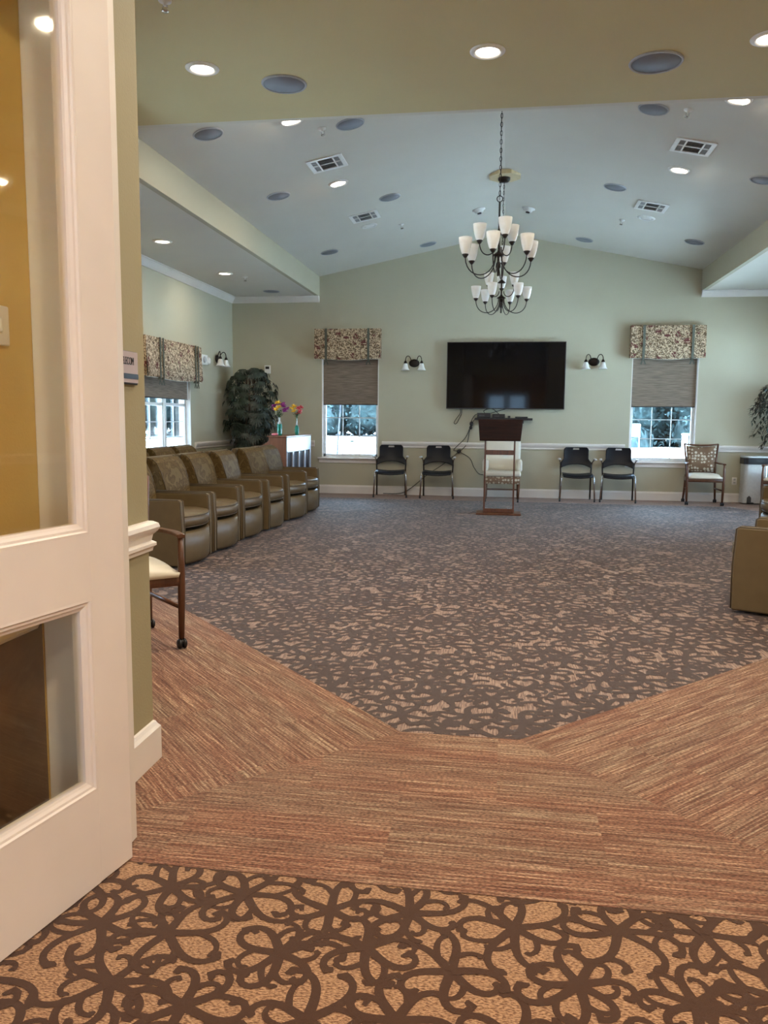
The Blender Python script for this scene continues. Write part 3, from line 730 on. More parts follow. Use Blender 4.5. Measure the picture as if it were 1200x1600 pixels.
# sign on the near wall
t = thing('room_sign', 'mauve room sign with dark letters on the near wall beside the door', 'sign', (-1.197, 2.39, 1.30), PI/2)
G().bevbox(-.10, .100, -.010, 0, 0, .105, .002, 1).obj('sign_frame', BLACK, t)
G().box(-.098, .094, -.014, -.009, .006, .103).obj('sign_face', SIGNP, t)
G().box(-.098, .094, -.0155, -.013, .018, .034).obj('sign_band', BLACK, t)
cu = bpy.data.curves.new('letters', 'FONT'); cu.body = 'TELECOM'; cu.size = .034; cu.extrude = .0008; cu.align_x = 'RIGHT'
tmp = bpy.data.objects.new('letters_tmp', cu); COL.objects.link(tmp); bpy.context.view_layer.update()
me = bpy.data.meshes.new_from_object(tmp.evaluated_get(bpy.context.evaluated_depsgraph_get())); bpy.data.objects.remove(tmp)
lo = bpy.data.objects.new('letters', me); COL.objects.link(lo); me.materials.clear(); me.materials.append(BLACK)
lo.parent = t; lo.location = (.066, -.0145, .062); lo.rotation_euler = (PI/2, 0, 0); lo.scale = (.62, 1, 1)

# ------------------------------------------------------------------ television, shelf, devices, cables
t = thing('television', 'large black flat television mounted high on the back wall', 'television', (-.03, YB, 0))
G().bevbox(-.89, .89, -.11, -.05, 1.357, 2.365, .004, 2, smooth=False).obj('tv_case', BLACK, t)
G().box(-.878, .878, -.1115, -.109, 1.372, 2.354).obj('screen', SCREEN, t)
G().box(-.25, .25, -.055, 0, 1.6, 2.1).obj('wall_bracket', BLACK, t)
t = thing('wall_shelf', 'narrow black shelf under the television behind the lectern', 'shelf', (-.04, YB, 0))
G().bevbox(-.435, .43, -.25, 0, 1.188, 1.222, .004, 1, smooth=False).obj('shelf_board', BLACK, t)
g = G(); g.box(-.3, -.27, -.2, 0, 1.14, 1.19); g.box(.27, .3, -.2, 0, 1.14, 1.19); g.obj('shelf_bracket', BLACK, t)
for x0, x1, h, lab, cat, nm in ((-.40, -.20, .075, 'black box with cables, leftmost on the shelf', 'media box', 'media_player'), (-.17, .02, .06, 'black receiver box in the middle left of the shelf', 'media box', 'receiver'),
                            (.06, .10, .035, 'small black gadget between the shelf boxes', 'gadget', 'adapter'), (.17, .36, .022, 'flat black player at the right end of the shelf', 'media box', 'disc_player')):
    t = thing(nm, lab, cat, ((x0+x1)/2-.04, YB-.13, 1.222)); w = (x1-x0)/2
    G().bevbox(-w, w, -.08, .07, 0, h, .004, 1, smooth=False).obj('box_case', BLACK, t)
    g = G(); g.box(-w*.7, w*.1, -.0815, -.079, h*.3, h*.6); g.obj('front_panel', VENTD, t)
def cable(name, pts, r, label, parts=()):
    # smooth through points (Catmull-Rom)
    P = [Vector(p) for p in pts]; out = []
    for i in range(len(P)-1):
        p0 = P[max(i-1, 0)]; p1 = P[i]; p2 = P[i+1]; p3 = P[min(i+2, len(P)-1)]
        for k in range(8):
            u = k/8; out.append(.5*((2*p1)+(-p0+p2)*u+(2*p0-5*p1+4*p2-p3)*u*u+(-p0+3*p1-3*p2+p3)*u**3))
    out.append(P[-1]); g = G(); g.tube(out, r, 6)
    for c, rr in parts: g.ball(c, rr, 2, (1, .6, 1.3))
    return tag(g.obj(name, BLACK), label, 'cable')
yw = YB-.02
cable('power_cable', [(-.72, yw-.01, 1.40), (-.705, yw, 1.30), (-.77, yw, 1.20), (-.80, yw, 1.14), (-.765, yw, 1.13), (-.72, yw, 1.21), (-.69, yw, 1.28), (-.68, yw-.01, 1.40)], .005, 'looped black cable hanging under the left of the television')
cable('power_cable', [(-.30, YB-.16, 1.235), (-.44, YB-.10, 1.28), (-.52, yw-.03, 1.20), (-.56, yw, 1.05), (-.63, yw, .90), (-.79, yw-.06, .73), (-.72, yw-.02, .70), (-.55, yw, .60), (-.48, yw-.01, .46), (-.40, yw-.01, .36), (-.31, yw-.02, .345)],
      .0055, 'black cord running from the shelf down behind the ivory chair', [((-.53, yw-.02, 1.13), .03), ((-.54, yw-.02, 1.07), .024), ((-.72, yw-.02, .70), .026)])
cable('power_cable', [(-.25, YB-.16, 1.24), (-.45, YB-.08, 1.22), (-.545, yw-.02, 1.08), (-.58, yw, .88), (-.62, yw-.01, .78), (-.72, yw-.02, .69), (-.83, yw-.03, .60), (-.98, yw-.03, .48), (-1.2, yw-.04, .33), (-1.45, yw-.04, .12), (-1.62, yw-.03, .03), (-1.9, yw-.03, .02)],
      .0055, 'black cord trailing behind the left stacking chairs to the floor', [((-.70, yw-.02, .71), .02)])
cable('power_cable', [(-.10, YB-.14, 1.27), (-.22, YB-.16, 1.36), (-.34, YB-.12, 1.33), (-.30, YB-.10, 1.28), (-.18, YB-.12, 1.31), (.02, YB-.10, 1.37)], .006, 'tangle of black cable between the shelf boxes and television')

# ------------------------------------------------------------------ tub lounge armchairs (face local +x)
def lounge_chair(label, back_dx=0.):
    t = thing('lounge_armchair', label, 'armchair', group='tan leather lounge armchairs')
    W = .335; at = .068
    for s_ in (-1, 1):
        y0, y1 = (W-at, W) if s_ > 0 else (-W, -W+at)
        g = G(); g.prism([(-.72, .02), (-.005, .02), (.0, .30), (-.012, .536), (-.03, .546), (-.74, .546)], 'y', y0, y1)
        g.obj('arm', LEATHER, t, bevel=.010)
        for yy in (y0+.004, y1-.004):      # welt outlines of the arm front
            G().tube([(-.74, yy, .547), (-.03, yy, .547), (-.010, yy, .535), (.002, yy, .30), (-.003, yy, .03)], .0035, 6).obj('arm_welt', WELT, t)
    n = 12; yi = W-at
    def front(x0, bul, z): return [(x0+bul*math.cos(v/yi*PI/2*.98), v, z) for v in [(-yi+2*yi*i/n) for i in range(n+1)]]
    g = G(); rows = []
    for z, dx, bl in ((.025, -.018, .055), (.05, -.005, .062), (.16, 0, .066), (.27, -.004, .064), (.288, -.02, .055)): rows.append([g.bm.verts.new(p) for p in front(dx, bl, z)])
    bk = [[g.bm.verts.new((-.6, v, z)) for v in (-yi, yi)] for z in (.025, .288)]
    for A_, B_ in zip(rows, rows[1:]):
        for k in range(n): g.face([A_[k], A_[k+1], B_[k+1], B_[k]], True)
    g.face(rows[-1]+[bk[1][1], bk[1][0]]); g.face(rows[0]+[bk[0][1], bk[0][0]])
    g.obj('front_panel', LEATHER, t)
    g = G(); rows = []; q = .006
    for z, dx, bl in ((.318, -.05, .05), (.322, -.012, .064), (.36, .0, .070), (.405, -.004, .068), (.420, -.02, .06), (.434, -.12, .05)):
        rows.append([g.bm.verts.new(p) for p in front(dx, bl, z)])
    for A_, B_ in zip(rows, rows[1:]):
        for k in range(n): g.face([A_[k], A_[k+1], B_[k+1], B_[k]], True)
    a = [g.bm.verts.new(p) for p in ((-.55, yi-q, .43), (-.55, -yi+q, .43))]; b = [g.bm.verts.new(p) for p in ((-.55, yi-q, .318), (-.55, -yi+q, .318))]
    g.face(rows[-1]+a); g.face(rows[0]+b)
    g.obj('seat_cushion', LEATHER, t)
    G().tube(front(-.006, .071, .408), .0045, 6).obj('seat_welt', WELT, t); G().tube(front(-.014, .068, .322), .0045, 6).obj('seat_welt', WELT, t)
    # back: leather shell behind, damask pad in front
    def prof(off, rear):
        return [(-.455, .40), (-.475, .56), (-.52, .72), (-.555, .79), (-.60, .825), (-.66, .83)] if not rear else [(-.66, .83), (-.69, .815), (-.715, .76), (-.735, .55), (-.74, .05), (-.60, .05), (-.60, .40), (-.60, .80)]
    g = G(); P = prof(0, False)+[(-.665, .78), (-.64, .40)]
    yb_ = yi-.002; g.prism(P, 'y', -yb_, yb_, smooth=False); g.obj('back_pad', DAMASK, t, bevel=.018)
    g = G(); g.prism([(-.655, .842), (-.70, .835), (-.725, .79), (-.742, .55), (-.742, .03), (-.66, .03), (-.645, .40), (-.668, .77), (-.640, .832)], 'y', -W+.012, W-.012); g.obj('back_shell', LEATHER, t, bevel=.014)
    for yy in (-yb_+.004, yb_-.004): G().tube([(-.475, yy, .555), (-.52, yy, .715), (-.556, yy, .787), (-.60, yy, .824), (-.65, yy, .836)], .004, 6).obj('back_welt', LEATHER, t)
    return t
lc = lounge_chair('tan lounge armchair nearest the rolling chair, first of the left row'); lc.location = (-2.50, 6.275, 0)
ROWS = [(-2.50, 7.005, -.02, 'tan lounge armchair second from the rolling chair in the left row'), (-2.50, 7.765, 0, 'tan lounge armchair third from the rolling chair in the left row'),
        (-2.46, 8.46, .03, 'tan lounge armchair fourth from the rolling chair in the left row'), (-2.43, 9.27, -.10, 'tan lounge armchair fifth in the left row, turned slightly to the camera'),
        (-2.45, 10.03, -.06, 'tan lounge armchair at the piano end of the left row'),
        (-3.42, 9.00, 0, 'tan lounge armchair behind the left row, below the left window centre'), (-3.42, 9.68, 0, 'tan lounge armchair behind the left row, under the farther window side'),
        (-3.42, 8.28, 0, 'tan lounge armchair of the rear row hidden by the near wall')]
for x, y, rz, lab in ROWS: dup(lc, (x, y, 0), rz, lab)
# right side: front corner of near arm at (1.447, 5.22)
a = PI-math.radians(27)
def place_front(cx, cy, rz, corner_y):
    c, s_ = math.cos(rz), math.sin(rz); return (cx-(0*c-corner_y*s_), cy-(0*s_+corner_y*c), 0)
dup(lc, place_front(1.425, 5.235, a, .335), a, 'tan lounge armchair cut by the right picture edge, nearest the camera')
dup(lc, (2.60, 8.36, 0), PI, 'lounge armchair tip at the right edge, beyond the nearest right armchair')

# ------------------------------------------------------------------ rolling wooden armchairs (face local -y, back at +y)
def guest_chair(label):
    t = thing('wooden_armchair', label, 'chair', group='wooden armchairs on casters')
    hw = .245
    for sx in (-1, 1):
        # front leg runs up to carry the arm; rear leg leans back
        for fr in (0, 1):
            y = -.23 if fr == 0 else .21
            P = [(sx*(hw-.005), y-.0, .055), (sx*hw, y, .30), (sx*(hw+.002), y, .44), (sx*hw, y+.005, .585)] if fr == 0 else [(sx*(hw-.022), y+.045, .055), (sx*(hw-.035), y+.01, .25), (sx*(hw-.045), y, .42)]
            rr = [.015, .019, .018, .013] if fr == 0 else [.014, .018, .019]
            leg = G().tube(P, rr, 10).obj('leg', WOODC, t)
            g = G(); cx, cy = P[0][0], P[0][1]
            for q in (-.013, .013): g.lathe([(.001, -.011), (.018, -.011), (.026, -.004), (.026, .004), (.018, .011), (.001, .011)], 16, Matrix.Translation((cx+q, cy-.004, .027)) @ Matrix.Rotation(PI/2, 4, 'Y'))
            g.ball((cx, cy-.002, .034), .020, 1); g.tube([(cx, cy, .045), (cx, cy, .062)], .011, 8); g.obj('caster', BLACK, leg)
        P = bez((sx*hw, -.245, .592), (sx*(hw+.012), -.10, .605), (sx*(hw+.005), .08, .575), (sx*(hw-.045), .21, .60), 8)
        g = G(); rg = []
        for i, p in enumerate(P):
            w = .022-.006*i/8; rg.append([g.bm.verts.new((p[0]+dx, p[1], p[2]+dz)) for dx, dz in ((-w, -.011), (w, -.011), (w, .008), (0, .013), (-w, .008))])
        for A_, B_ in zip(rg, rg[1:]):
            for k in range(5): g.face([A_[k], A_[(k+1) % 5], B_[(k+1) % 5], B_[k]])
        g.face(rg[0][::-1]); g.face(rg[-1]); g.obj('armrest', WOODC, t, bevel=.004)
        G().tube([(sx*(hw-.002), -.225, .218), (sx*(hw-.024), 0, .218), (sx*(hw-.045), .225, .218)], .0125, 6).obj('stretcher', WOODC, t)
    g = G(); g.bevbox(-hw+.012, hw-.012, -.245, -.215, .335, .385, .005, 1); g.bevbox(-.20, .20, .19, .22, .33, .385, .005, 1)
    for sx in (-1, 1): g.bevbox(sx*(hw-.025)-.012, sx*(hw-.025)+.012, -.23, .21, .335, .385, .005, 1)
    g.obj('seat_frame', WOODC, t)
    # cushion: rounded, crowned
    b = bmesh.new(); bmesh.ops.create_grid(b, x_segments=10, y_segments=10, size=1); b.free()
    g = G(); N = 12; top = []; bot = []
    for i in range(N+1):
        rt_, rb = [], []
        for j in range(N+1):
            u = -1+2*i/N; v = -1+2*j/N; cr = (1-u**4)*(1-v**4)
            x = u*(hw-.016-.02*(1-abs(v))*0); y = -.262+(v+1)/2*.46
            rt_.append(g.bm.verts.new((x*(1 if v < .2 else 1-.12*(v-.2)), y, .385+.022+.050*cr**.45)))
            rb.append(g.bm.verts.new((x*.97*(1 if v < .2 else 1-.12*(v-.2)), y, .384)))
        top.append(rt_); bot.append(rb)
    for i in range(N):
        for j in range(N): g.face([top[i][j], top[i+1][j], top[i+1][j+1], top[i][j+1]], True); g.face([bot[i][j], bot[i][j+1], bot[i+1][j+1], bot[i+1][j]], True)
    for i in range(N): g.face([top[i][0], bot[i][0], bot[i+1][0], top[i+1][0]], True); g.face([top[i][N], top[i+1][N], bot[i+1][N], bot[i][N]], True); g.face([top[0][i], top[0][i+1], bot[0][i+1], bot[0][i]], True); g.face([top[N][i], bot[N][i], bot[N][i+1], top[N][i+1]], True)
    g.obj('seat_cushion', CREAM, t)
    # back: two raked posts, bowed top rail, patterned pad
    g = G()
    for sx in (-1, 1): g.tube([(sx*.19, .20, .36), (sx*.205, .225, .60), (sx*.235, .285, .868)], [.017, .016, .013], 10)
    g.tube([(-.235, .285, .862), (-.12, .305, .848), (0, .31, .843), (.12, .305, .848), (.235, .285, .862)], .013, 10); g.tube([(-.19, .215, .455), (.19, .215, .455)], .013, 8)
    bo = g.obj('back_frame', WOODC, t)
    g = G(); rows = []
    for z in (.465, .60, .73, .838):
        k = (z-.465)/.4; w = .175+.040*k; y = .205+.075*k
        rows.append([(u*w, y+.020*(1-u*u)-.008, z-(.018*(1-u*u) if z > .8 else 0)) for u in (-1, -.5, 0, .5, 1)])
    F_ = [[g.bm.verts.new((p[0], p[1]-.018, p[2])) for p in r] for r in rows]; B_ = [[g.bm.verts.new((p[0], p[1]+.018, p[2])) for p in r] for r in rows]
    for i in range(3):
        for k in range(4): g.face([F_[i][k], F_[i][k+1], F_[i+1][k+1], F_[i+1][k]], True); g.face([B_[i][k], B_[i+1][k], B_[i+1][k+1], B_[i][k+1]], True)
        g.face([F_[i][0], F_[i+1][0], B_[i+1][0], B_[i][0]]); g.face([F_[i][4], B_[i][4], B_[i+1][4], F_[i+1][4]])
    for k in range(4): g.face([F_[0][k], B_[0][k], B_[0][k+1], F_[0][k+1]]); g.face([F_[3][k], F_[3][k+1], B_[3][k+1], B_[3][k]])
    g.obj('back_pad', DOTFAB, t)
    return t
# near one faces +x (its front legs towards the room): front-near leg at (-1.64,3.87), rear-near hidden
gc = guest_chair('cream-seated rolling wooden armchair half hidden behind the near wall'); gc.location = (-1.975, 3.885, 0); gc.rotation_euler = (0, 0, .73)
dup(gc, (2.84, 12.19, 0), -.07, 'wooden armchair with dotted fabric back standing below the right back window')
dup(gc, (3.875, 11.90, 0), -.5, 'wooden rolling armchair at the right edge in front of the bin')

# ------------------------------------------------------------------ black stacking chairs (face local -y)
def stack_chair(label):
    t = thing('stacking_chair', label, 'chair', group='black stacking chairs with chrome legs')
    # back shell: curved sheet with a hand hole and an arched lower edge
    NX, NZ = 24, 20; g = G(); th = .010
    def shell(u, w):           # u -1..1 across, w 0..1 up
        zt = .838; zlow = .505+.062*(1-abs(u)**2.2)            # arched bottom
        z = zlow+(zt-zlow)*w
        half = .225 if z < .60 else .225-.040*min(1, (z-.60)/.05)
        if z > .79: half -= .03*((z-.79)/.048)**2
        y = .20+.045*(z-.5)/.34-.035*u*u+.02*math.sin((z-.5)/.34*PI)
        return Vector((u*half, y, z))
    vf = {}; vb_ = {}
    for i in range(NX+1):
        for k in range(NZ+1):
            p = shell(-1+2*i/NX, k/NZ); vf[i, k] = g.bm.verts.new(p); vb_[i, k] = g.bm.verts.new(p+Vector((0, th, 0)))
    def hole(i, k): return 9 <= i <= 14 and k in (NZ-3, NZ-2)
    for i in range(NX):
        for k in range(NZ):
            if hole(i, k): continue
            g.face([vf[i, k], vf[i+1, k], vf[i+1, k+1], vf[i, k+1]], True); g.face([vb_[i, k], vb_[i, k+1], vb_[i+1, k+1], vb_[i+1, k]], True)
            for (a, b), q in (((i, k), (i+1, k)), (i, k-1)), (((i, k+1), (i+1, k+1)), (i, k+1)), (((i, k), (i, k+1)), (i-1, k)), (((i+1, k), (i+1, k+1)), (i+1, k)):
                if q[0] < 0 or q[1] < 0 or q[0] >= NX or q[1] >= NZ or hole(*q): g.face([vf[a], vf[b], vb_[b], vb_[a]])
    g.obj('backrest', CHAIRBLK, t)
    g = G(); NS = 10; tp = []; bt = []
    for i in range(NS+1):
        a_, b_ = [], []
        for j in range(NS+1):
            u = -1+2*i/NS; v = -1+2*j/NS
            hw = .215 if v < .5 else .215-.03*(v-.5); z = .438-.018*(1-u*u)+(.0 if v > -.6 else -.035*((-.6-v)/.4)**2)
            y = -.23+(v+1)/2*.40-.02*(1-u*u)*(1 if v < 0 else 0)
            a_.append(g.bm.verts.new((u*hw, y, z))); b_.append(g.bm.verts.new((u*hw*.98, y+.004, z-.018)))
        tp.append(a_); bt.append(b_)
    for i in range(NS):
        for j in range(NS): g.face([tp[i][j], tp[i+1][j], tp[i+1][j+1], tp[i][j+1]], True); g.face([bt[i][j], bt[i][j+1], bt[i+1][j+1], bt[i+1][j]], True)
        g.face([tp[i][0], bt[i][0], bt[i+1][0], tp[i+1][0]], True); g.face([tp[i][NS], tp[i+1][NS], bt[i+1][NS], bt[i][NS]]); g.face([tp[0][i], tp[0][i+1], bt[0][i+1], bt[0][i]]); g.face([tp[NS][i], bt[NS][i], bt[NS][i+1], tp[NS][i+1]])
    g.obj('seat', CHAIRBLK, t)
    for sx in (-1, 1):
        fl_ = G().tube([(sx*.250, -.20, .02), (sx*.235, -.185, .36), (sx*.228, -.175, .41), (sx*.212, -.15, .425), (sx*.205, .0, .425)], .0115, 10).obj('leg', CHROME, t)
        G().lathe([(.013, 0), (.014, .004), (.013, .045), (.001, .047)], 12, Matrix.Translation((sx*.2505, -.20, .0))).obj('foot', BLACK, fl_)
        rl = G().tube([(sx*.225, .215, .02), (sx*.222, .18, .40), (sx*.228, .195, .52), (sx*.230, .20, .60)], .0115, 10).obj('leg', BRONZE, t)
        G().lathe([(.013, 0), (.014, .004), (.013, .04), (.001, .042)], 12, Matrix.Translation((sx*.225, .216, .0))).obj('foot', BLACK, rl)
        G().tube([(sx*.228, .195, .52), (sx*.235, .19, .58), (sx*.250, .12, .632), (sx*.258, .02, .645)], .009, 8).obj('arm_support', CHROME, t)
        G().bevbox(sx*.258-.020, sx*.258+.020, -.12, .11, .645, .668, .009, 2).obj('armrest', ARMW, t)
    G().bevbox(-.2, .2, .0, .02, .40, .425, .004, 1).obj('seat_frame', BLACK, t)
    return t
st = stack_chair('black stacking chair leftmost of four, beside the piano-side window'); st.scale = (1, 1, .945); st.location = (-1.745, 12.255, 0); st.rotation_euler = (0, 0, .10)
dup(st, (-1.02, 12.255, 0), .03, 'black stacking chair second from left, with a cord behind it')
dup(st, (1.06, 12.26, 0), 0, 'black stacking chair third from left, just right of the ivory chair')
dup(st, (1.66, 12.26, 0), -.10, 'black stacking chair rightmost of four, overlapping the right back window edge')

# ------------------------------------------------------------------ ivory side chair behind the lectern (faces -y)
t = thing('upholstered_armchair', 'ivory high-backed armchair with patterned skirt behind the lectern', 'chair', (-.04, 12.02, 0))
g = G(); g.bevbox(-.270, .270, -.30, .20, .375, .455, .028, 4); g.obj('seat', WHITEUP, t)
g = G(); m = Matrix.Translation((0, .20, .42)) @ Matrix.Rotation(-.10, 4, 'X'); g.bevbox(-.265, .265, -.055, .055, -.02, .485, .04, 4, m); g.obj('backrest', WHITEUP, t)
for s_ in (-1, 1):
    g = G(); g.bevbox(s_*.245-.042, s_*.245+.042, -.22, .22, .44, .615, .035, 4); g.obj('arm', WHITEUP, t)
    for yy in (-.25, .20):
        lg = G().tube([(s_*.235, yy, .05), (s_*.24, yy, .27)], [.015, .023], 4).obj('leg', WOODC, t)
        g = G(); g.lathe([(.001, -.013), (.024, -.012), (.026, 0), (.024, .012), (.001, .013)], 16, Matrix.Translation((s_*.235, yy, .0265)) @ Matrix.Rotation(PI/2, 4, 'Y')); g.tube([(s_*.235, yy, .03), (s_*.235, yy, .06)], .012, 8); g.obj('caster', BLACK, lg)
    G().box(s_*.235-.009, s_*.235+.009, -.24, .2, .155, .18).obj('stretcher', WOODC, t)
G().bevbox(-.262, .262, -.275, .19, .268, .378, .008, 1).obj('seat_rail', DOTFAB, t)
G().box(-.235, .235, -.01, .01, .155, .18).obj('stretcher', WOODC, t)

# ------------------------------------------------------------------ lectern
t = thing('lectern', 'open wooden lectern with dark slanted top standing before the ivory chair', 'lectern', (-.065, 10.28, 0))
G().bevbox(-.285, .275, -.16, .18, 0, .022, .004, 1, smooth=False).obj('base_plate', WOODV, t)
for s_ in (-1, 1):
    x = -.005+s_*.183; g = G(); g.prism([(-.05, .022), (.05, .022), (.05, 1.02), (-.05, .95)], 'x', x-.010, x+.010); g.obj('upright', WOODV, t, bevel=.003)
G().bevbox(-.178, .168, -.035, -.015, .022, .072, .003, 1, smooth=False).obj('lower_rail', WOODV, t)
G().bevbox(-.178, .168, -.035, -.015, .755, .815, .003, 1, smooth=False).obj('cross_rail', WOODV, t)
G().box(-.176, .166, -.006, -.002, .075, .755).obj('acrylic_panel', ACRYL, t)
m = Matrix.Translation((-.005, 0, 1.055)) @ Matrix.Rotation(-.45, 4, 'X')
g = G(); g.prism([(-.255, -.155), (.255, -.155), (.282, .155), (-.282, .155)], 'z', -.012, .012, Matrix.Translation((-.005, .0, 1.065)) @ Matrix.Rotation(1.0, 4, 'X')); g.obj('desk_top', WOODD, t, bevel=.004)
G().box(-.25, .24, .12, .22, .985, 1.0).obj('inner_shelf', WOODD, t)

# ------------------------------------------------------------------ piano (its back towards the room), vases on top
t = thing('upright_piano', 'brown upright piano seen from its end between the armchairs and plant', 'piano', (-3.03, 10.9, 0))
PX = -.25; ZP = .945
G().box(PX, 0, 0, .03, 0, ZP-.02).obj('end_panel', WOODP, t, bevel=.003); G().box(PX, 0, 1.42, 1.45, 0, ZP-.02).obj('end_panel', WOODP, t, bevel=.003)
G().bevbox(PX-.02, .012, -.012, 1.462, ZP-.02, ZP, .005, 1, smooth=False).obj('lid', WOODP, t)
G().box(PX, PX+.02, .03, 1.42, .05, ZP-.02).obj('front_board', WOODP, t)
for yy in (0., 1.42):
    g = G(); g.prism([(PX, .58), (PX-.27, .58), (PX-.29, .62), (PX-.28, .78), (PX-.22, .80), (PX-.10, .81), (PX-.03, .85), (PX, .88)], 'y', yy, yy+.03); g.obj('key_cheek', WOODP, t, bevel=.004)
    lg = G().prism([(PX-.28, 0), (PX-.22, 0), (PX-.23, .58), (PX-.27, .58)], 'y', yy, yy+.03); lg.obj('leg', WOODP, t)
G().box(PX-.27, PX, .03, 1.42, .58, .64).obj('key_bed', WOODP, t); G().bevbox(PX-.25, PX-.01, .03, 1.42, .69, .72, .008, 1).obj('fallboard', WOODP, t)
G().box(-.02, -.012, .03, 1.42, .03, ZP-.2).obj('soundboard', WOODD, t)
G().bevbox(-.02, .008, .02, 1.43, ZP-.235, ZP-.022, .004, 1, smooth=False).obj('back_rail', BACKGLARE, t, label='upper board of the piano back with glare in its colour')
for i in range(5):
    y = .04+i*.34; G().bevbox(-.02, .006, y-.035 if i else y-.02, y+.035, .03, ZP-.235, .003, 1, smooth=False).obj('back_post', BACKGLARE, t, label='upright post of the piano back with glare in its colour')
def petals(g, c, r, n, pr, ml=1.4):
    c = Vector(c)
    for k in range(n):
        a = 2*PI*k/n+random.random()*.5; e = random.uniform(-.3, .9)
        d = Vector((math.cos(a)*math.cos(e), math.sin(a)*math.cos(e), math.sin(e)))
        q = d.to_track_quat('X', 'Z').to_matrix().to_4x4(); g.ball(c+d*r*.6, r, 1, (.75*ml/1.4, .45, .16), q)
def vase(loc, prof, col_split, fl_spec, label, nm='flower_vase'):
    t = thing(nm, label, 'vase', loc)
    G().lathe([p for p in prof if p[1] <= col_split], 20).obj('bottle_body', GREENG, t, label='green lower bottle')
    G().lathe([p for p in prof if p[1] >= col_split], 20, capt=False).obj('bottle_neck', CLEARG, t, label='clear bottle neck')
    return t
v1 = vase((-3.185, 11.12, ZP), [(.001, 0), (.034, .002), (.036, .02), (.036, .15), (.034, .165), (.018, .20), (.014, .215), (.014, .25), (.017, .255)], .165, None, 'green straight-sided glass bottle vase on the piano, left of two')
v2 = vase((-3.045, 11.55, ZP), [(.001, 0), (.024, .002), (.030, .04), (.032, .08), (.027, .12), (.014, .145), (.010, .17), (.009, .24), (.012, .245)], .145, None, 'green round-bodied bottle vase with slim neck on the piano, right of two')
def bouquet(x, y, z, spec, label):
    t = thing('artificial_bouquet', label, 'flowers', (x, y, z))
    g = G()
    for k in range(6):
        a = k*PI/3; g.tube([(.003*math.cos(a), .003*math.sin(a), -.10), (.012*math.cos(a), .012*math.sin(a), .04), (.04*math.cos(a), .04*math.sin(a), .12)], .0025, 5)
    for k in range(14):
        a = random.random()*6.3; rr = random.uniform(.01, .045); zz = random.uniform(.03, .11); q = Vector((math.cos(a), math.sin(a), .6)).to_track_quat('X', 'Z').to_matrix().to_4x4()
        g.ball((rr*math.cos(a), rr*math.sin(a), zz), .03, 1, (1, .35, .12), q)
    g.obj('leaves', STEMG, t)
    for m_, pts in spec:
        for p in pts: g = G(); petals(g, p, .040, 9, 1); g.ball(p, .015, 1); g.obj('blossom', m_, t)
    return t
bouquet(-3.185, 11.12, ZP+.245, [(PURPLE, [(-.075, 0, .17), (-.085, .02, .115), (.06, -.01, .165), (.10, .02, .13), (.045, .04, .20), (-.03, .03, .20), (.085, -.02, .10)]), (YEL, [(-.012, -.03, .215), (-.035, -.05, .115), (.0, -.04, .15)])], 'purple and yellow flower bunch in the left bottle')
bouquet(-3.045, 11.55, ZP+.235, [(YEL, [(-.06, -.03, .15), (-.03, -.03, .11), (-.045, .02, .18)]), (REDP, [(.03, -.02, .15), (.05, 0, .10), (.02, .03, .08), (.05, .03, .17)])], 'yellow and red flower bunch in the right bottle')
t = thing('pink_ornament', 'small pink rounded object lying on the piano left of the bottles', 'ornament', (-3.215, 10.99, ZP))
G().ball((0, 0, .018), .05, 3, (1, .8, .36)).obj('ornament_body', PINK, t); G().tube([(.0, .0, .03), (.03, .02, .038)], .004, 6).obj('ornament_handle', PINK, t)

# ------------------------------------------------------------------ plants
def leaf(g, base, d, up_, L, W):
    d = d.normalized(); s_ = d.cross(up_).normalized(); n_ = s_.cross(d).normalized()
    P = [base, base+d*L*.45+s_*W+n_*L*.05, base+d*L-n_*L*.16, base+d*L*.45-s_*W+n_*L*.05]; mid = base+d*L*.5+n_*L*.02
    v = [g.bm.verts.new(p) for p in P]; c = g.bm.verts.new(mid)
    for i in range(4): g.face([v[i], v[(i+1) % 4], c], True)
def big_plant(loc, label):
    t = thing('potted_plant', label, 'plant', loc)
    G().lathe([(.001, 0), (.14, 0), (.17, .05), (.19, .26), (.20, .28), (.18, .28), (.175, .24), (.001, .24)], 28).obj('pot', POT, t)
    g = G()
    for k in range(7):
        a = k*.9; g.tube([(.04*math.cos(a), .04*math.sin(a), .2), (.06*math.cos(a), .06*math.sin(a), .8), (.10*math.cos(a+.4), .10*math.sin(a+.4), 1.5), (.05*math.cos(a), .05*math.sin(a), 1.85)], .011, 6)
    g.obj('trunk', STEM, t)
    rnd = random.Random(5); g = G()
    for k in range(330):
        zz = rnd.uniform(.72, 1.95); f = (zz-.72)/1.23
        R_ = .41*min(1, .55+f*1.8)*(1 if f < .68 else math.sqrt(max(0, 1-((f-.68)/.36)**2)))
        a = rnd.random()*2*PI; r = R_*rnd.uniform(.45, 1.02)
        b = Vector((r*math.cos(a), r*math.sin(a), zz)); b.y = min(b.y, .33); b.x = max(b.x, -.36)
        out = Vector((math.cos(a), math.sin(a), rnd.uniform(-.55, .15))).normalized()
        sd = out.cross(Vector((0, 0, 1))).normalized(); nn = rnd.choice((6, 7, 8)); L = rnd.uniform(.11, .16)
        tl = (Vector((0, 0, .5))+out*.9+Vector((rnd.gauss(0, .3), rnd.gauss(0, .3), 0))).normalized()
        dn = (Vector((0, 0, -.8))+out*.45).normalized()
        for j in range(nn):
            q = (j-(nn-1)/2)/((nn-1)/2)*1.2; d = dn*math.cos(q)+sd*math.sin(q)
            leaf(g, b, d, tl, L*(1-.15*abs(q))*1.05, .0125)
    g.obj('foliage', LEAFD, t); return t
big_plant((-3.93, 12.12, 0), 'tall dark green fan-leaved plant in the back left corner')
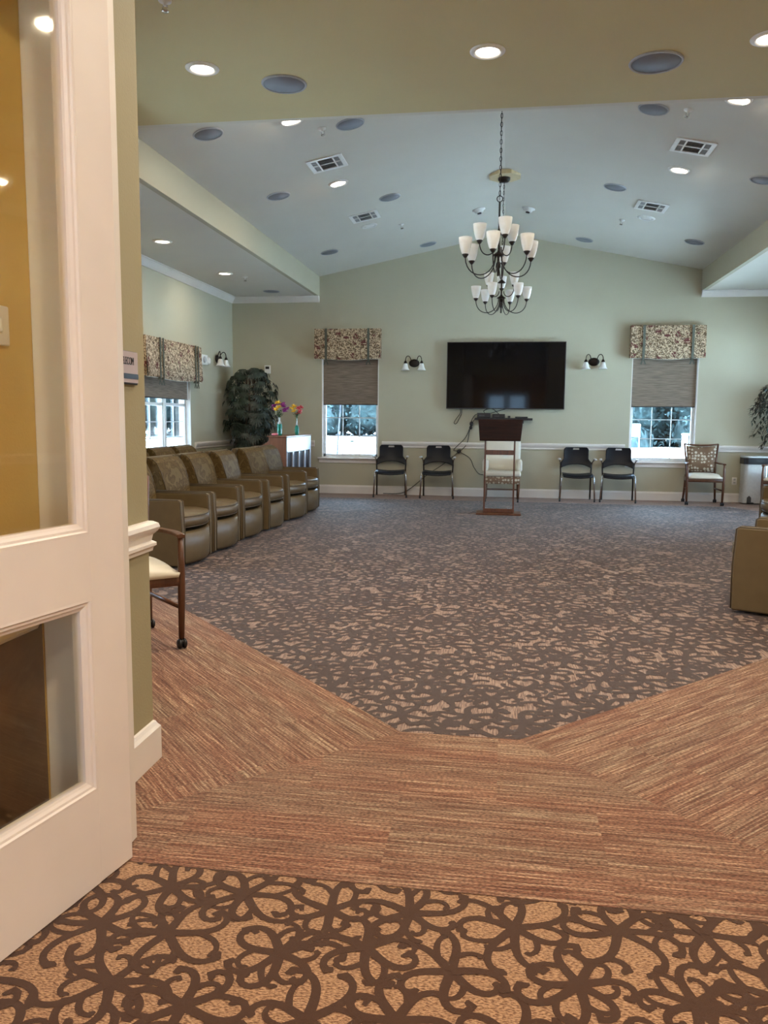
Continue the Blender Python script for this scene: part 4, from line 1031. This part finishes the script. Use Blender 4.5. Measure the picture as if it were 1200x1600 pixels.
def ficus(loc, label):
    t = thing('potted_ficus', label, 'plant', loc)
    G().lathe([(.001, 0), (.13, 0), (.16, .25), (.17, .27), (.15, .27), (.001, .23)], 24).obj('pot', POT, t)
    rnd = random.Random(9); g = G(); fg = G()
    for k in range(4): a = k*1.6; g.tube([(.02*math.cos(a), .02*math.sin(a), .2), (-.03*math.cos(a), .03*math.sin(a), .7), (.04*math.cos(a), .04*math.sin(a), 1.2)], .012, 6)
    for k in range(70):
        a = rnd.random()*2*PI; z0 = rnd.uniform(.9, 1.65); R_ = .42*math.sin(PI*min(1, (z0-.75)/1.15)*.9+.1)**.7
        p0 = Vector((0, 0, z0-.05)); p1 = Vector((R_*.6*math.cos(a), R_*.6*math.sin(a), z0+.12)); p2 = Vector((R_*1.05*math.cos(a), R_*1.05*math.sin(a), z0+rnd.uniform(-.25, .1)))
        P = [p0.lerp(p1, .5), p1, p1.lerp(p2, .5)+Vector((0, 0, .03)), p2]; 
        P = [Vector((min(max(p.x, -.5), .12), min(p.y, .13), p.z)) for p in P]; g.tube(P, .003, 4)
        for j in range(16):
            q = rnd.random()*3; i = min(2, int(q)); b = P[i].lerp(P[i+1], q-i)
            d = Vector((rnd.uniform(-1, 1)+math.cos(a)*.5, rnd.uniform(-1, 1)+math.sin(a)*.5, rnd.uniform(-1.1, .15)))
            leaf(fg, b, d, Vector((.1, .2, 1)), rnd.uniform(.06, .10), .015)
    g.obj('trunk', STEM, t); fg.obj('foliage', LEAFD2, t); return t
ficus((3.93, 12.30, 0), 'weeping-leaved potted tree cut by the right edge, behind the bin')

# ------------------------------------------------------------------ step bin
t = thing('pedal_bin', 'pale silver pedal bin with black rim at the far right wall', 'bin', (3.60, 12.40, 0))
def rr_(w, d, r, n=5):
    P = []
    for cx, cy, a0 in ((w-r, d-r, 0), (-w+r, d-r, PI/2), (-w+r, -d+r, PI), (w-r, -d+r, 1.5*PI)):
        P += [(cx+r*math.cos(a0+PI/2*k/n), cy+r*math.sin(a0+PI/2*k/n)) for k in range(n+1)]
    return P
G().prism(rr_(.165, .13, .05), 'z', .02, .585).obj('bin_body', BINW, t)
G().prism(rr_(.178, .145, .055), 'z', .585, .675).obj('rim', BLACK, t)
G().prism(rr_(.176, .143, .055), 'z', .675, .705).obj('lid', STAINL, t, bevel=.010)
G().prism([(-.115, .02), (-.055, .02), (-.055, .10), (-.085, .13), (-.115, .10)], 'y', -.132, -.125).obj('pedal_recess', VENTD, t)
G().bevbox(-.12, -.03, -.185, -.13, .02, .035, .004, 1).obj('pedal', BLACK, t)

# ------------------------------------------------------------------ outside
def mound(name, pts, z, m, lab=None): pass
g = G(); N = 30
for i in range(N):
    for j in range(N): pass
g.use(LAWN); g.poly([(-120, -60, -.14), (120, -60, -.14), (120, 160, -.14), (-120, 160, -.14)])
g.obj('ground', kind=S)
g = G(); g.box(-60, 60, 52, 60, -.14, -.11); g.obj('road', ROADM, kind=S)
g = G(); g.box(-7.2, -6.0, -4, 20, -.14, -.12); g.box(-7.2, 60, 16.5, 19.5, -.14, -.12); g.obj('bounce_strips', ROADM, kind=S)  # pale strips added to bounce sunlight up through the windows
def tree(x, y, h, cr, label, seed, trunk=True, nb=12, low=.35):
    t = thing('tree', label, 'tree', (x, y, -.14), 0, 'trees outside the windows')
    rnd = random.Random(seed)
    G().tube([(0, 0, 0), (.05*h/5, 0, h*.3), (0, .05, h*.75)], [h*.028, h*.02, h*.008], 8).obj('tree_trunk', TRUNK, t)
    g = G(); bl = [(Vector((rnd.uniform(-1, 1)*cr*.6, rnd.uniform(-1, 1)*cr*.6, h*(low+.15)+rnd.random()*h*(.8-low))), cr*rnd.uniform(.4, .62)) for _ in range(nb)]
    for c, r in bl:
        for _ in range(200):
            v = Vector((rnd.gauss(0, 1), rnd.gauss(0, 1), rnd.gauss(0, 1))).normalized(); p = c+v*r*rnd.uniform(.8, 1.05)
            leaf(g, p, Vector((rnd.gauss(0, 1), rnd.gauss(0, 1), rnd.gauss(0, 1)-.4)), Vector((.1, .3, 1)), cr*.09, cr*.032)
        g.ball(c, r*.82, 1)
    g.obj('crown', TREEL, t); return t
# seen in window 1 (x/y about -.2), window 2 (about +.18), window 3 (x/y about -.43)
for i, (q, y, h, cr, lab) in enumerate(((-.226, 62, 9, 3.4, 'leafy tree in the piano-side back window, left end of its tree line'), (-.203, 64, 10, 3.2, 'leafy tree in the piano-side back window, left of its middle'), (-.186, 62, 9, 2.8, 'leafy tree in the piano-side back window, in its middle'),
                                       (-.158, 58, 9, 3.3, 'dark leafy tree in the piano-side back window, right end'))):
    tree(q*y, y, h, cr, lab, i+3, low=-.02, nb=22)
for i, (q, y, h, cr, lab) in enumerate(((.150, 44, 9, 3.2, 'leafy tree at the left of the right back window'), (.175, 47, 10, 3.4, 'leafy tree left of the middle of the right back window'), (.205, 46, 9, 3.5, 'leafy tree right of the middle of the right back window'),
                                       (.235, 44, 9, 3.2, 'leafy tree at the right of the right back window'))):
    tree(q*y, y, h, cr, lab, i+13, low=-.14, nb=26)
for i, (q, y, h, cr, lab) in enumerate(((-.46, 52, 9, 3.8, 'leafy tree at the left of the left wall window'), (-.425, 55, 9, 3.8, 'leafy tree in the middle of the left wall window'), (-.395, 52, 9, 3.6, 'leafy tree at the right of the left wall window'))):
    tree(q*y, y, h, cr, lab, i+23, low=.0, nb=18)
# sapling, planter, bollard, yard sign
t = thing('sapling', 'thin leaning sapling standing on the lawn in the piano-side window', 'tree', (-3.65, 17.2, -.14))
G().tube([(0, 0, 0), (.03, 0, .8), (.10, 0, 1.7), (.12, 0, 2.6)], [.022, .02, .016, .01], 6).obj('sapling_trunk', TRUNK, t)
g = G(); rnd = random.Random(4)
for k in range(160): leaf(g, Vector((.12+rnd.gauss(0, .25), rnd.gauss(0, .25), 2.3+rnd.gauss(0, .35))), Vector((rnd.gauss(0, 1), rnd.gauss(0, 1), rnd.gauss(0, 1))), Vector((0, .3, 1)), .09, .02)
g.obj('crown', TREEL, t)
t = thing('stone_planter', 'mint green pedestal planter on the lawn in the piano-side window', 'planter', (-5.95, 31, -.14))
G().lathe([(.001, 0), (.22, 0), (.22, .05), (.14, .08), (.15, .30), (.24, .38), (.27, .42), (.24, .42), (.001, .36)], 20).obj('planter_bowl', MINT, t)
g = G()
for k in range(20): a = random.random()*6.3; leaf(g, Vector((0, 0, .40)), Vector((math.cos(a), math.sin(a), .35)), Vector((0, 0, 1)), .34, .03)
g.obj('planter_leaves', TREEL, t)
t = thing('bollard', 'pale square bollard outside the right back window', 'post', (4.00, 19.0, -.14))
G().bevbox(-.06, .06, -.06, .06, 0, 1.02, .008, 1).obj('post_body', CONC, t); G().bevbox(-.07, .07, -.07, .07, 1.02, 1.06, .008, 1).obj('post_cap', CONC, t)
t = thing('yard_sign', 'pale blank board on posts beyond the right back window, left side', 'sign', (4.75, 31, -.14))
g = G(); g.box(-.16, -.13, -.02, .02, 0, .8); g.box(.13, .16, -.02, .02, 0, .8); g.obj('sign_post', CONC, t); G().box(-.17, .17, -.03, .03, .75, 1.22).obj('sign_board', CONC, t)

# ------------------------------------------------------------------ hall lamps behind the camera
def hall_lamp(x, y, lab):
    t = thing('hall_ceiling_light', lab, 'ceiling light', (x, y, 2.9))
    G().lathe([(.001, -.07), (.12, -.06), (.16, -.03), (.165, 0), (.001, 0)], 32).obj('lamp_bowl', LENS, t)
    light('lamp_glow', 'AREA', (0, 0, -.09), HALL_W, (1, .86, .77), (0, 0, 0), .3, parent=t)
hall_lamp(.5, .2, 'hall ceiling light above and behind the camera'); hall_lamp(.5, -2.6, 'hall ceiling light far behind the camera')
